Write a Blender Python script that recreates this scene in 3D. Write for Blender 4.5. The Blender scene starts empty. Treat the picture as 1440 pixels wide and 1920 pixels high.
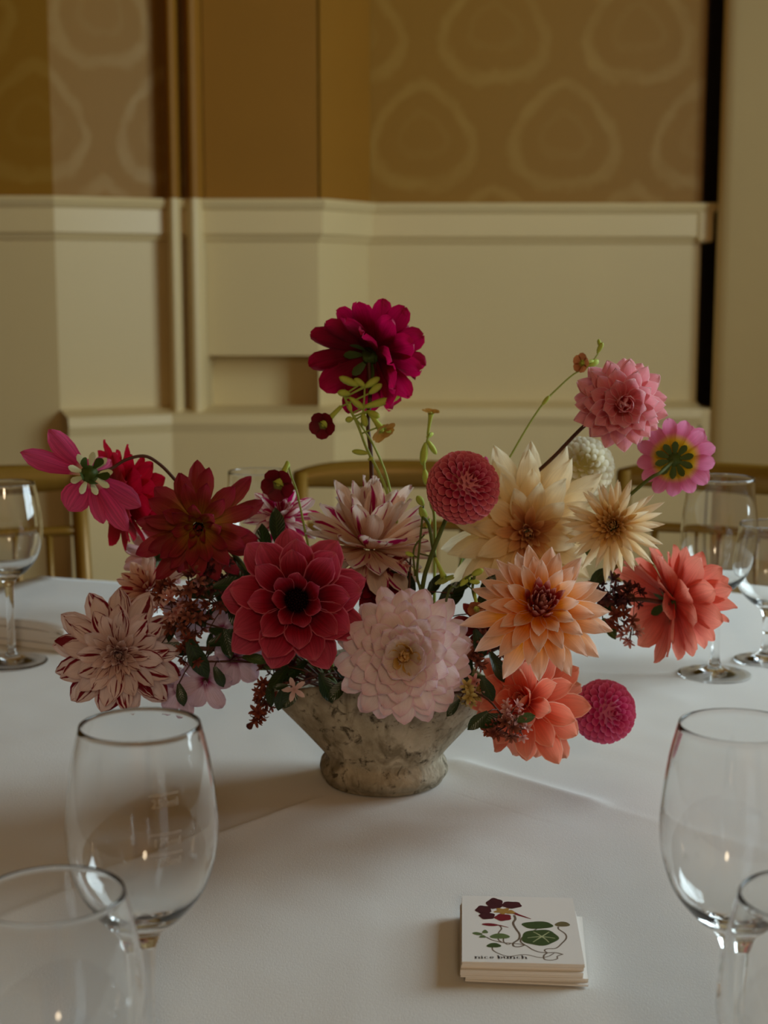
import bpy, bmesh, math, random
from math import radians, sin, cos, pi, atan2, sqrt, exp
from mathutils import Vector, Matrix, noise

random.seed(11)
S = bpy.context.scene
COL = S.collection

# ------------------------------------------------------------------ camera, world, lights, exposure
F = 2773.0                       # focal length in pixels of the 1440 x 1920 frame
PITCH = radians(8.5)
TZ = 0.75                        # table top height
CAM = Vector((0, 0, TZ + 0.42))
cd = bpy.data.cameras.new('camera')
cam = bpy.data.objects.new('camera', cd)
COL.objects.link(cam)
cam.location = CAM
cam.rotation_euler = (pi / 2 - PITCH, 0, 0)
cd.sensor_width = 36
cd.lens = F / 1920 * 36
cd.clip_start = 0.02
cd.dof.use_dof = True
cd.dof.focus_distance = 1.05
cd.dof.aperture_fstop = 10.0
S.camera = cam

S.view_settings.view_transform = 'Standard'
S.view_settings.look = 'None'
S.view_settings.gamma = 1
S.view_settings.use_curve_mapping = False
S.view_settings.exposure = 0.25

W = bpy.data.worlds.new('world')
S.world = W
W.use_nodes = True
bg = W.node_tree.nodes['Background']
bg.inputs[0].default_value = (0.80, 0.90, 1.0, 1)
bg.inputs[1].default_value = 1.0


def area_light(name, loc, rot, sx, sy, power, color):
    l = bpy.data.lights.new(name, 'AREA')
    l.shape = 'RECTANGLE'
    l.size, l.size_y = sx, sy
    l.energy = power
    l.color = color
    o = bpy.data.objects.new(name, l)
    COL.objects.link(o)
    o.location = loc
    o.rotation_euler = rot
    return o


# daylight in the tall window of the right-hand wall
WX, WZ0, WZ1 = 2.30, 0.95, 2.95
WINS = [(1.35, 3.15, 84)]          # y from, y to, watts
for y0_, y1_, pw_ in WINS:
    area_light('window_right_offscreen', (WX + 0.10, (y0_ + y1_) / 2, (WZ0 + WZ1) / 2), (0, radians(90), 0), WZ1 - WZ0, y1_ - y0_, pw_, (0.75, 0.93, 1.0))
# the one round warm room lamp behind the camera that both front glasses mirror as a small gold spot
l_ = bpy.data.lights.new('ceiling_lamp_behind_offscreen', 'POINT')
l_.energy = 72
l_.color = (1.0, 0.77, 0.52)
l_.shadow_soft_size = 0.25
o_ = bpy.data.objects.new('ceiling_lamp_behind_offscreen', l_)
COL.objects.link(o_)
o_.location = (0.3, -3.0, 2.4)

# ------------------------------------------------------------------ pixel helpers
RT = Vector((1, 0, 0))
FW = Vector((0, cos(PITCH), -sin(PITCH)))
UP = Vector((0, sin(PITCH), cos(PITCH)))


def ray(px, py):
    return FW + RT * ((px - 720) / F) + UP * ((960 - py) / F)


def at(px, py, Y):
    d = ray(px, py)
    return CAM + d * (Y / d.y)


def on_z(px, py, z=TZ):
    d = ray(px, py)
    return CAM + d * ((z - CAM.z) / d.z)


def mpp(P):                      # metres per pixel at a point
    return (P - CAM).dot(FW) / F


def facing(px, py, r, u, t):     # direction: r to the picture's right, u up, t towards the lens
    d = ray(px, py).normalized()
    return (RT * r + UP * u - d * t).normalized()


# ------------------------------------------------------------------ mesh helpers
def link(o, parent=None, mtx=None):
    COL.objects.link(o)
    if parent is not None:
        o.parent = parent
    if mtx is not None:
        o.matrix_basis = mtx
    return o


def obj(name, mesh, mat=None, parent=None, mtx=None):
    if isinstance(mesh, bmesh.types.BMesh):
        me = bpy.data.meshes.new(name)
        mesh.normal_update()
        mesh.to_mesh(me)
        mesh.free()
        mesh = me
    if mat is not None and not mesh.materials:
        mesh.materials.append(mat)
    return link(bpy.data.objects.new(name, mesh), parent, mtx)


def tag(o, label, cat, group=None):
    o['label'] = label
    o['category'] = cat
    if group:
        o['group'] = group
    return o


def struct(o):
    o['kind'] = 'structure'
    return o


def empty(name, mtx):
    o = bpy.data.objects.new(name, None)
    o.empty_display_size = 0.02
    return link(o, None, mtx)


def smooth(bm):
    for f in bm.faces:
        f.smooth = True
    return bm


def add_box(bm, x0, x1, y0, y1, z0, z1):
    vs = [bm.verts.new((x, y, z)) for z in (z0, z1) for y in (y0, y1) for x in (x0, x1)]
    for q in ((0, 2, 3, 1), (4, 5, 7, 6), (0, 1, 5, 4), (2, 6, 7, 3), (0, 4, 6, 2), (1, 3, 7, 5)):
        bm.faces.new([vs[i] for i in q])
    return bm


def box(x0, x1, y0, y1, z0, z1, bev=0):
    bm = add_box(bmesh.new(), x0, x1, y0, y1, z0, z1)
    if bev:
        bmesh.ops.bevel(bm, geom=bm.edges[:], offset=bev, segments=2, affect='EDGES', profile=0.5)
    return bm


def add_tube(bm, pts, radii, seg=6, cap=True):
    pts = [Vector(p) for p in pts]
    n = len(pts)
    if not hasattr(radii, '__len__'):
        radii = [radii] * n
    elif len(radii) == 2 and n != 2:
        radii = [radii[0] + (radii[1] - radii[0]) * i / (n - 1) for i in range(n)]
    t0 = (pts[1] - pts[0]).normalized()
    a = t0.orthogonal().normalized()
    rings = []
    for i, p in enumerate(pts):
        t = (pts[min(i + 1, n - 1)] - pts[max(i - 1, 0)]).normalized()
        a = (a - t * a.dot(t)).normalized()
        b = t.cross(a)
        rings.append([bm.verts.new(p + (a * cos(2 * pi * k / seg) + b * sin(2 * pi * k / seg)) * radii[i]) for k in range(seg)])
    for i in range(n - 1):
        for k in range(seg):
            f = bm.faces.new((rings[i][k], rings[i][(k + 1) % seg], rings[i + 1][(k + 1) % seg], rings[i + 1][k]))
            f.smooth = True
    if cap:
        bm.faces.new(list(reversed(rings[0])))
        bm.faces.new(rings[-1])
    return bm


def bez(a, b, c, d, n=10):
    out = []
    for i in range(n + 1):
        t = i / n
        out.append(a * (1 - t) ** 3 + b * 3 * t * (1 - t) ** 2 + c * 3 * t * t * (1 - t) + d * t ** 3)
    return out


def catmull(pts, n=6):
    pts = [Vector(p) for p in pts]
    P = [pts[0] * 2 - pts[1]] + pts + [pts[-1] * 2 - pts[-2]]
    out = []
    for i in range(1, len(P) - 2):
        for k in range(n):
            t = k / n
            out.append(0.5 * ((2 * P[i]) + (P[i + 1] - P[i - 1]) * t + (2 * P[i - 1] - 5 * P[i] + 4 * P[i + 1] - P[i + 2]) * t * t
                              + (3 * P[i] - P[i - 1] - 3 * P[i + 1] + P[i + 2]) * t ** 3))
    out.append(pts[-1])
    return out


def add_lathe(bm, prof, seg=48, M=None):      # prof: (r, z) pairs
    rings = []
    for r, z in prof:
        if r < 1e-6:
            v = bm.verts.new((0, 0, z))
            rings.append([v] * seg)
        else:
            rings.append([bm.verts.new((r * cos(2 * pi * k / seg), r * sin(2 * pi * k / seg), z)) for k in range(seg)])
    for i in range(len(rings) - 1):
        for k in range(seg):
            q = []
            for v in (rings[i][k], rings[i][(k + 1) % seg], rings[i + 1][(k + 1) % seg], rings[i + 1][k]):
                if v not in q:
                    q.append(v)
            if len(q) > 2:
                f = bm.faces.new(q)
                f.smooth = True
    return bm


def aim(P, n, spin=0.0, s=1.0):   # matrix that takes local +Z to n
    q = Vector((0, 0, 1)).rotation_difference(n)
    return Matrix.Translation(P) @ q.to_matrix().to_4x4() @ Matrix.Rotation(spin, 4, 'Z') @ Matrix.Scale(s, 4)


# ------------------------------------------------------------------ materials
def lin(c):
    out = []
    for x in c[:3]:
        x = x / 255
        out.append(x / 12.92 if x <= 0.04045 else ((x + 0.055) / 1.055) ** 2.4)
    return (*out, 1)


class NT:
    def __init__(self, name):
        self.m = bpy.data.materials.new(name)
        self.m.use_nodes = True
        self.t = self.m.node_tree
        self.b = self.t.nodes['Principled BSDF']
        self.out = self.t.nodes['Material Output']

    def n(self, kind, **kw):
        nd = self.t.nodes.new(kind)
        for k, v in kw.items():
            setattr(nd, k, v)
        return nd

    def put(self, sock, v):
        if v is None:
            return
        if hasattr(v, 'is_linked'):
            self.t.links.new(v, sock)
        else:
            sock.default_value = v

    def math(self, op, a, b=None, c=None, clamp=False):
        nd = self.n('ShaderNodeMath', operation=op, use_clamp=clamp)
        for i, v in enumerate((a, b, c)):
            self.put(nd.inputs[i], v)
        return nd.outputs[0]

    def mix(self, fac, a, b, blend='MIX'):
        nd = self.n('ShaderNodeMix', data_type='RGBA', blend_type=blend)
        self.put(nd.inputs['Factor'], fac)
        self.put(nd.inputs['A'], a)
        self.put(nd.inputs['B'], b)
        return nd.outputs['Result']

    def ramp(self, fac, stops, interp='LINEAR'):
        nd = self.n('ShaderNodeValToRGB')
        nd.color_ramp.interpolation = interp
        el = nd.color_ramp.elements
        while len(el) < len(stops):
            el.new(0.5)
        for e, (p, c) in zip(el, stops):
            e.position = p
            e.color = c
        self.put(nd.inputs[0], fac)
        return nd.outputs[0]

    def noise(self, vec, scale, detail=2, rough=0.5, dist=0.0, w=None):
        nd = self.n('ShaderNodeTexNoise')
        nd.inputs['Scale'].default_value = scale
        nd.inputs['Detail'].default_value = detail
        nd.inputs['Roughness'].default_value = rough
        nd.inputs['Distortion'].default_value = dist
        self.put(nd.inputs['Vector'], vec)
        return nd.outputs[0]

    def sep(self, vec):
        nd = self.n('ShaderNodeSeparateXYZ')
        self.put(nd.inputs[0], vec)
        return nd.outputs

    def comb(self, x, y, z=0.0):
        nd = self.n('ShaderNodeCombineXYZ')
        for i, v in enumerate((x, y, z)):
            self.put(nd.inputs[i], v)
        return nd.outputs[0]

    def coord(self, which='Object'):
        return self.n('ShaderNodeTexCoord').outputs[which]

    def bump(self, h, strength=0.3, dist=0.002):
        nd = self.n('ShaderNodeBump')
        nd.inputs['Strength'].default_value = strength
        nd.inputs['Distance'].default_value = dist
        self.put(nd.inputs['Height'], h)
        self.put(self.b.inputs['Normal'], nd.outputs[0])
        return nd.outputs[0]

    def set(self, color=None, rough=0.5, spec=0.3, metal=0.0, **kw):
        self.put(self.b.inputs['Base Color'], color)
        self.put(self.b.inputs['Roughness'], rough)
        self.put(self.b.inputs['Specular IOR Level'], spec)
        self.put(self.b.inputs['Metallic'], metal)
        for k, v in kw.items():
            self.put(self.b.inputs[k.replace('_', ' ')], v)
        return self

    def translucent(self, color, fac):
        tr = self.n('ShaderNodeBsdfTranslucent')
        self.put(tr.inputs[0], color)
        mx = self.n('ShaderNodeMixShader')
        mx.inputs[0].default_value = fac
        self.t.links.new(self.b.outputs[0], mx.inputs[1])
        self.t.links.new(tr.outputs[0], mx.inputs[2])
        self.t.links.new(mx.outputs[0], self.out.inputs[0])


def plain(name, c, rough=0.5, spec=0.3, metal=0.0, var=0.12, scale=30, bump=0.0):
    k = NT(name)
    nz = k.noise(k.coord(), scale, 3)
    f = k.math('MULTIPLY_ADD', nz, 2 * var, 1 - var)
    hs = k.n('ShaderNodeHueSaturation')
    k.put(hs.inputs['Color'], lin(c))
    k.put(hs.inputs['Value'], f)
    k.set(hs.outputs[0], rough, spec, metal)
    if bump:
        k.bump(nz, bump)
    return k.m


def petal_mat(name, base, mid, tip, edge=None, b0=0.0, m0=0.45, vein=0.14, streak=None, thr=0.60, sdens=7.0,
              trans=0.42, rough=0.55, edge0=0.72, slen=0.9):
    k = NT(name)
    uv = k.n('ShaderNodeUVMap', uv_map='UVMap').outputs[0]
    u, v, _ = k.sep(uv)
    rnd = k.n('ShaderNodeObjectInfo').outputs['Random']
    col = k.ramp(v, [(b0, lin(base)), (m0, lin(mid)), (1.0, lin(tip))])
    if edge:
        d = k.math('ABSOLUTE', k.math('MULTIPLY_ADD', u, 2.0, -1.0))
        d = k.math('MAXIMUM', d, k.math('MULTIPLY_ADD', v, 1.25, -0.3))
        mr = k.n('ShaderNodeMapRange', interpolation_type='SMOOTHSTEP')
        k.put(mr.inputs[0], d)
        mr.inputs[1].default_value = edge0
        mr.inputs[2].default_value = 1.0
        col = k.mix(mr.outputs[0], col, lin(edge))
    off = k.math('MULTIPLY', rnd, 53.0)
    vv = k.comb(k.math('MULTIPLY_ADD', u, 22.0, off), k.math('MULTIPLY', v, 1.3), off)
    nz = k.noise(vv, 1.0, 2)
    if streak:
        sv = k.comb(k.math('MULTIPLY_ADD', u, sdens, off), k.math('MULTIPLY', v, slen), off)
        sn = k.noise(sv, 1.0, 1.5)
        col = k.mix(k.ramp(sn, [(thr, (0, 0, 0, 1)), (thr + 0.035, (1, 1, 1, 1))]), col, lin(streak))
    hs = k.n('ShaderNodeHueSaturation')
    k.put(hs.inputs['Color'], col)
    k.put(hs.inputs['Value'], k.math('ADD', k.math('MULTIPLY_ADD', nz, 4 * vein, 0.97 - 2 * vein), k.math('MULTIPLY_ADD', rnd, 0.16, -0.08)))
    k.set(hs.outputs[0], rough, 0.25)
    k.bump(nz, 0.25, 0.0008)
    k.translucent(hs.outputs[0], trans)
    return k.m


def glass_mat(name, rough=0.0):
    k = NT(name)
    nz = k.noise(k.coord(), 40, 2)
    k.set((0.985, 0.992, 0.99, 1), k.math('MULTIPLY', nz, 0.02), 0.5)
    k.b.inputs['Transmission Weight'].default_value = 1.0
    k.b.inputs['IOR'].default_value = 1.47
    return k.m


M = {}
M['beige'] = plain('beige_paint', (216, 194, 142), 0.45, 0.35, var=0.03, scale=3)
M['beige_trim'] = plain('beige_gloss_paint', (222, 200, 148), 0.35, 0.4, var=0.03, scale=4)
M['ceiling'] = plain('ceiling_paint', (150, 124, 84), 0.8, 0.2, var=0.03)
M['floor'] = plain('dark_carpet', (92, 62, 44), 0.95, 0.1, var=0.25, scale=60, bump=0.3)
M['dark_gap'] = plain('dark_door_paint', (110, 100, 90), 0.6, 0.2)
M['gold'] = plain('gold_paint', (128, 94, 24), 0.38, 0.5, 0.25, var=0.1, scale=12)
M['gold_plain'] = plain('gold_panel_paint', (150, 102, 28), 0.55, 0.3, var=0.06, scale=5)
M['cushion'] = plain('ivory_cushion', (214, 200, 170), 0.85, 0.1, var=0.06)
M['wood'] = plain('table_wood', (120, 85, 55), 0.6, 0.3)
M['glass'] = glass_mat('clear_glass')
M['stem'] = plain('stem_green', (84, 98, 40), 0.55, 0.25, var=0.2, scale=80)
M['stem_dark'] = plain('stem_brown', (84, 52, 38), 0.55, 0.25, var=0.2, scale=80)
M['stem_pale'] = plain('stem_pale_green', (150, 172, 78), 0.55, 0.25, var=0.15, scale=80)
M['bud'] = plain('bud_green', (176, 196, 84), 0.6, 0.2, var=0.18, scale=120)
M['sepal'] = plain('sepal_green', (66, 86, 34), 0.55, 0.25, var=0.25, scale=90)
M['sepal_pale'] = plain('sepal_pale', (212, 222, 186), 0.6, 0.2, var=0.15, scale=90)
M['foam'] = plain('dark_moss', (34, 38, 24), 0.95, 0.05, var=0.4, scale=120, bump=0.5)
M['card'] = plain('card_stock', (236, 234, 230), 0.6, 0.25, var=0.015, scale=40)
M['napkin'] = plain('napkin_linen', (222, 224, 224), 0.9, 0.1, var=0.03, scale=60, bump=0.1)


def leaf_mat(name, c, c2, rough=0.3):
    k = NT(name)
    u, v, _ = k.sep(k.n('ShaderNodeUVMap', uv_map='UVMap').outputs[0])
    d = k.math('ABSOLUTE', k.math('MULTIPLY_ADD', u, 2.0, -1.0))
    ve = k.math('SINE', k.math('MULTIPLY', k.math('SUBTRACT', v, k.math('MULTIPLY', d, 0.25)), 60.0))
    col = k.mix(k.math('MULTIPLY_ADD', ve, 0.18, 0.25), lin(c), lin(c2))
    col = k.mix(k.ramp(d, [(0.0, (1, 1, 1, 1)), (0.10, (0, 0, 0, 1))]), col, lin(c2))
    k.set(col, rough, 0.45)
    k.bump(ve, 0.15, 0.0006)
    k.translucent(col, 0.18)
    return k.m


M['leaf'] = leaf_mat('glossy_dark_leaf', (26, 44, 20), (50, 74, 34))
M['leaf_mid'] = leaf_mat('mid_green_leaf', (52, 74, 30), (92, 112, 50), 0.45)


def wallpaper(name, base, line):
    k = NT(name)
    P = k.coord()
    x, y, z = k.sep(P)
    # damask: pointed onion medallions with a pale outline, in staggered rows
    PX, PZ_, HA, HB = 0.49, 0.71, 0.175, 0.165
    wob = k.math('MULTIPLY_ADD', k.noise(P, 14.0, 3, 0.6), 0.36, -0.18)
    xs = k.math('ADD', x, k.math('MULTIPLY_ADD', y, 0.6, -3.12 - 0.619))
    zs = k.math('SUBTRACT', z, 1.705)

    def cell(dx, dz):
        xl = k.math('ABSOLUTE', k.math('WRAP', k.math('ADD', xs, dx), PX / 2, -PX / 2))
        zl = k.math('WRAP', k.math('ADD', zs, dz), PZ_ / 2, -PZ_ / 2)
        zl = k.math('ADD', zl, k.math('MULTIPLY', xl, 0.30))          # drawn up to a point over the middle
        e = k.math('ADD', k.math('POWER', k.math('DIVIDE', xl, HA), 1.9), k.math('POWER', k.math('DIVIDE', k.math('ABSOLUTE', zl), HB), 1.7))
        return k.math('POWER', e, 0.55)
    d = k.math('MINIMUM', cell(0.0, 0.0), cell(PX / 2, PZ_ / 2))
    d = k.math('ADD', d, wob)
    f1 = k.ramp(k.math('ABSOLUTE', k.math('SUBTRACT', d, 1.0)), [(0.06, (1, 1, 1, 1)), (0.17, (0, 0, 0, 1))])
    f2 = k.ramp(k.math('ABSOLUTE', k.math('SUBTRACT', d, 0.45)), [(0.02, (0.35, 0.35, 0.35, 1)), (0.12, (0, 0, 0, 1))])
    f = k.math('MAXIMUM', f1, f2)
    f = k.math('MULTIPLY', f, k.math('MULTIPLY_ADD', k.noise(P, 9, 3), 1.2, 0.0))
    k.set(k.mix(k.math('MULTIPLY', f, 0.8, clamp=True), lin(base), lin(line)), k.math('MULTIPLY_ADD', f, -0.1, 0.55), 0.35)
    return k.m


M['paper'] = wallpaper('damask_gold', (150, 106, 24), (168, 130, 54))


def stone_mat():
    k = NT('weathered_stone')
    P = k.coord()
    n1 = k.noise(P, 22, 6, 0.65)
    n2 = k.noise(P, 90, 5, 0.7, 0.6)
    n3 = k.noise(k.n('ShaderNodeMapping').outputs[0], 1.0)
    mp = k.n('ShaderNodeMapping')
    mp.inputs['Scale'].default_value = (45, 45, 22)
    k.put(mp.inputs[0], P)
    drip = k.noise(mp.outputs[0], 1.0, 4, 0.6, 0.8)
    col = k.ramp(n1, [(0.3, lin((128, 118, 96))), (0.5, lin((172, 163, 142))), (0.72, lin((206, 198, 178)))])
    col = k.mix(k.ramp(drip, [(0.50, (0, 0, 0, 1)), (0.66, (0.75, 0.75, 0.75, 1))]), col, lin((98, 88, 66)))
    col = k.mix(k.ramp(n2, [(0.55, (0, 0, 0, 1)), (0.64, (0.9, 0.9, 0.9, 1))]), col, lin((70, 62, 48)))
    _, _, z = k.sep(P)
    moss = k.ramp(z, [(0.004, (0.8, 0.8, 0.8, 1)), (0.014, (0, 0, 0, 1))])
    col = k.mix(k.math('MULTIPLY', moss, n2), col, lin((58, 52, 34)))
    k.set(col, 0.85, 0.2)
    h = k.math('ADD', k.math('MULTIPLY', n1, 1.0), k.math('MULTIPLY', n2, 0.6))
    k.bump(h, 0.7, 0.003)
    return k.m


M['stone'] = stone_mat()


def cloth_mat():
    k = NT('white_table_linen')
    P = k.coord()
    x, y, z = k.sep(P)
    mp = k.n('ShaderNodeMapping')
    mp.inputs['Scale'].default_value = (1.0, 0.22, 1.0)
    k.put(mp.inputs[0], P)
    h = k.math('ADD', k.noise(mp.outputs[0], 1500, 2, 0.7), k.noise(P, 420, 3, 0.7))
    lo = k.noise(P, 2.5, 3)
    col = k.mix(k.math('MULTIPLY', lo, 0.3), lin((224, 224, 221)), lin((212, 209, 205)))
    k.set(col, 0.85, 0.15)
    k.b.inputs['Sheen Weight'].default_value = 0.15
    k.bump(h, 0.22, 0.0006)
    return k.m


M['cloth'] = cloth_mat()

# ------------------------------------------------------------------ the room shell
def X_at(px, Y):
    return at(px, 520, Y).x


RAIL_T = at(900, 382, 5.2).z      # top of the chair rail
RAIL_B = at(900, 455, 5.2).z
CEIL = 3.4
plan = [(-3.2, 4.80), (X_at(105, 4.80), 4.80), (X_at(312, 4.96), 4.96), (X_at(388, 4.96), 4.96),
        (X_at(597, 4.96), 4.96), (X_at(690, 5.20), 5.20), (X_at(1312, 5.20), 5.20), (X_at(1312, 5.20), 5.75)]


def ribbon(pts, z0, z1, off=0.0):
    bm = bmesh.new()
    lo = [bm.verts.new((x, y - off, z0)) for x, y in pts]
    hi = [bm.verts.new((x, y - off, z1)) for x, y in pts]
    for i in range(len(pts) - 1):
        bm.faces.new((lo[i], lo[i + 1], hi[i + 1], hi[i]))
    return bm


def offset_plan(pts, d):
    out = []
    for i, (x, y) in enumerate(pts):
        ns = []
        for a, b in ((i - 1, i), (i, i + 1)):
            if a >= 0 and b < len(pts):
                v = Vector((pts[b][0] - pts[a][0], pts[b][1] - pts[a][1])).normalized()
                ns.append(Vector((v.y, -v.x)))
        n = sum(ns, Vector((0, 0))).normalized()
        k = d / max(0.5, n.dot(ns[0]))
        out.append((x + n.x * k, y + n.y * k))
    return out


def moulding(pts, prof):           # prof: (projection, z)
    bm = bmesh.new()
    rows = [[bm.verts.new((x, y, z)) for x, y in offset_plan(pts, d)] for d, z in prof]
    for j in range(len(rows) - 1):
        for i in range(len(pts) - 1):
            bm.faces.new((rows[j][i], rows[j][i + 1], rows[j + 1][i + 1], rows[j + 1][i]))
    return bm


wb = struct(obj('wall_back', ribbon(plan, RAIL_B + 0.02, CEIL), M['paper']))
# the plain painted panel between the two mouldings and the canted pilaster beside it
obj('panel', ribbon(offset_plan([plan[3], plan[4]], 0.008), RAIL_T, CEIL - 0.02), M['gold_plain'], wb)
obj('panel', ribbon(offset_plan([plan[4], plan[5]], 0.010), RAIL_T, CEIL - 0.02), M['gold_plain'], wb)
LEDGE = at(500, 775, 4.9).z
BAND = at(500, 668, 4.9).z
NB = LEDGE + 0.012
bm = ribbon(plan[:4], 0.0, RAIL_B + 0.02)
for pts, z0, z1 in ((plan[4:], 0.0, RAIL_B + 0.02), (plan[3:5], BAND, RAIL_B + 0.02), (plan[3:5], 0.0, NB)):
    lo = [bm.verts.new((x, y, z0)) for x, y in pts]
    hi = [bm.verts.new((x, y, z1)) for x, y in pts]
    for i in range(len(pts) - 1):
        bm.faces.new((lo[i], lo[i + 1], hi[i + 1], hi[i]))
obj('wainscot', bm, M['beige'], wb)
# shallow recess in the wainscot above the ledge, in the same paint
bm = bmesh.new()
(xa, ya), (xb, yb) = plan[3], plan[4]
f4 = [bm.verts.new(p) for p in ((xa, ya, NB), (xb, yb, NB), (xb, yb, BAND), (xa, ya, BAND))]
k4 = [bm.verts.new((v.co.x, v.co.y + 0.14, v.co.z)) for v in f4]
bm.faces.new(k4)
for i in range(4):
    bm.faces.new((f4[i], f4[(i + 1) % 4], k4[(i + 1) % 4], k4[i]))
obj('recess', bm, M['beige'], wb)
obj('chair_rail', moulding(plan, [(0.0, RAIL_T), (0.045, RAIL_T), (0.05, RAIL_T - 0.012), (0.04, RAIL_T - 0.03), (0.03, RAIL_T - 0.036),
                                  (0.03, RAIL_B + 0.02), (0.018, RAIL_B + 0.012), (0.012, RAIL_B), (0.0, RAIL_B - 0.004)]), M['beige_trim'], wb)
obj('skirting', moulding(plan[1:7], [(0.0, LEDGE + 0.02), (0.10, LEDGE), (0.11, LEDGE - 0.03), (0.10, LEDGE - 0.06), (0.10, 0.0)]), M['beige_trim'], wb)
# the two upright rounded mouldings
for n, (a, b) in enumerate(((316, 344), (352, 384))):
    xa, xb = X_at(a, 4.93), X_at(b, 4.93)
    r = (xb - xa) / 2
    for part, z0, z1, m in (('upper', RAIL_T, CEIL, 'gold_plain'), ('lower', 0.0, RAIL_T, 'beige_trim')):
        bm = bmesh.new()
        pts = [((xa + xb) / 2 + r * cos(t), 4.955 - 0.07 * sin(t)) for t in [pi - pi * k / 10 for k in range(11)]]
        lo = [bm.verts.new((x, y, z0)) for x, y in pts]
        hi = [bm.verts.new((x, y, z1)) for x, y in pts]
        for i in range(10):
            f = bm.faces.new((lo[i], lo[i + 1], hi[i + 1], hi[i]))
            f.smooth = True
        if part == 'upper':
            tr = struct(obj('trim_%d' % (n + 1), bm, M[m]))
        else:
            obj('lower_shaft', bm, M[m], tr)

# doorway gap and the pier at the right
px0 = X_at(1343, 5.08)
pier = bmesh.new()
pp = [(px0 + 0.20, 5.8), (px0 + 0.012, 5.14), (px0 + 0.002, 5.10), (px0 + 0.012, 5.07), (px0 + 0.04, 5.045), (px0 + 0.13, 5.0), (px0 + 0.17, 4.965), (px0 + 0.6, 4.72), (WX - 0.02, 4.4)]
lo = [pier.verts.new((x, y, 0)) for x, y in pp]
hi = [pier.verts.new((x, y, CEIL)) for x, y in pp]
for i in range(len(pp) - 1):
    f = pier.faces.new((lo[i], lo[i + 1], hi[i + 1], hi[i]))
    f.smooth = 1 < i < 6
struct(obj('trim_3', pier, M['beige']))
struct(obj('door_1', box(X_at(1312, 5.2) - 0.02, px0 + 0.35, 5.60, 5.66, 0, CEIL), M['dark_gap']))
# jamb block that closes the ledge and rail across part of the gap
obj('rail_return', box(X_at(1312, 5.2) - 0.02, X_at(1331, 5.2), 5.16, 5.32, RAIL_B, RAIL_T, 0.01), M['beige_trim'], wb)
obj('ledge_return', box(X_at(1312, 5.2) - 0.02, X_at(1336, 5.2), 5.10, 5.32, 0, LEDGE, 0.01), M['beige_trim'], wb)

struct(obj('floor', box(-3.3, WX + 0.2, -4.2, 5.9, -0.05, 0.0), M['floor']))
struct(obj('ceiling', box(-3.3, WX + 0.2, -4.2, 5.9, CEIL, CEIL + 0.05), M['ceiling']))
struct(obj('wall_left', box(-3.3, -3.2, -4.2, 5.9, 0, CEIL), M['paper']))
struct(obj('wall_front', box(-3.3, WX + 0.2, -4.3, -4.2, 0, CEIL), M['paper']))
bm = bmesh.new()
ys_ = [-4.2] + [v for w in sorted(WINS) for v in w[:2]] + [5.9]
for i in range(0, len(ys_), 2):
    add_box(bm, WX, WX + 0.16, ys_[i], ys_[i + 1], 0, CEIL)
for y0, y1, _ in WINS:
    add_box(bm, WX, WX + 0.16, y0, y1, 0, WZ0)
    add_box(bm, WX, WX + 0.16, y0, y1, WZ1, CEIL)
wr = struct(obj('wall_right', bm, M['beige']))
k = NT('window_pane')
tb = k.n('ShaderNodeBsdfTransparent')
gb = k.n('ShaderNodeBsdfGlossy')
gb.inputs['Roughness'].default_value = 0.02
ms = k.n('ShaderNodeMixShader')
ms.inputs[0].default_value = 0.06
k.t.links.new(tb.outputs[0], ms.inputs[1])
k.t.links.new(gb.outputs[0], ms.inputs[2])
k.t.links.new(ms.outputs[0], k.out.inputs[0])
for n, (y0, y1, _) in enumerate(WINS):
    bm = bmesh.new()
    for y in (y0, (y0 + y1) / 2 - 0.025, y1 - 0.05):
        add_box(bm, WX + 0.01, WX + 0.06, y, y + 0.05, WZ0, WZ1)
    for z in (WZ0, WZ0 + 0.66, WZ0 + 1.32, WZ1 - 0.05):
        add_box(bm, WX + 0.012, WX + 0.058, y0, y1, z, z + 0.04)
    win = struct(obj('window_%d' % (n + 1), bm, M['beige_trim']))
    bm = bmesh.new()
    vs = [bm.verts.new(p) for p in ((WX + 0.035, y0, WZ0), (WX + 0.035, y1, WZ0), (WX + 0.035, y1, WZ1), (WX + 0.035, y0, WZ1))]
    bm.faces.new(vs)
    obj('pane', bm, k.m, win)

# ------------------------------------------------------------------ table and cloth
TC = Vector((0.0, 1.27, 0.0))
TR = 0.915
tb_ = tag(empty('round_table', Matrix.Translation(TC)), 'round wooden banquet table hidden under the white cloth', 'table')
bm = add_lathe(bmesh.new(), [(0, TZ - 0.035), (TR - 0.02, TZ - 0.035), (TR - 0.012, TZ - 0.02), (TR - 0.016, TZ - 0.004), (0, TZ - 0.004)], 72)
obj('tabletop', bm, M['wood'], tb_)
bm = add_lathe(bmesh.new(), [(0.0, TZ - 0.03), (0.06, TZ - 0.035), (0.05, 0.5), (0.06, 0.25), (0.09, 0.12), (0.30, 0.03), (0.31, 0.0), (0, 0.0)], 32)
obj('pedestal', bm, M['wood'], tb_)


def seg_d(p, a, b):
    ab = b - a
    t = (p - a).dot(ab) / ab.length_squared
    q = a + ab * min(1, max(0, t))
    side = (ab.x * (p.y - a.y) - ab.y * (p.x - a.x)) / ab.length
    return (p - q).length, t, side


def v2(px, py):
    p = on_z(px, py)
    return Vector((p.x, p.y))


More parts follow.
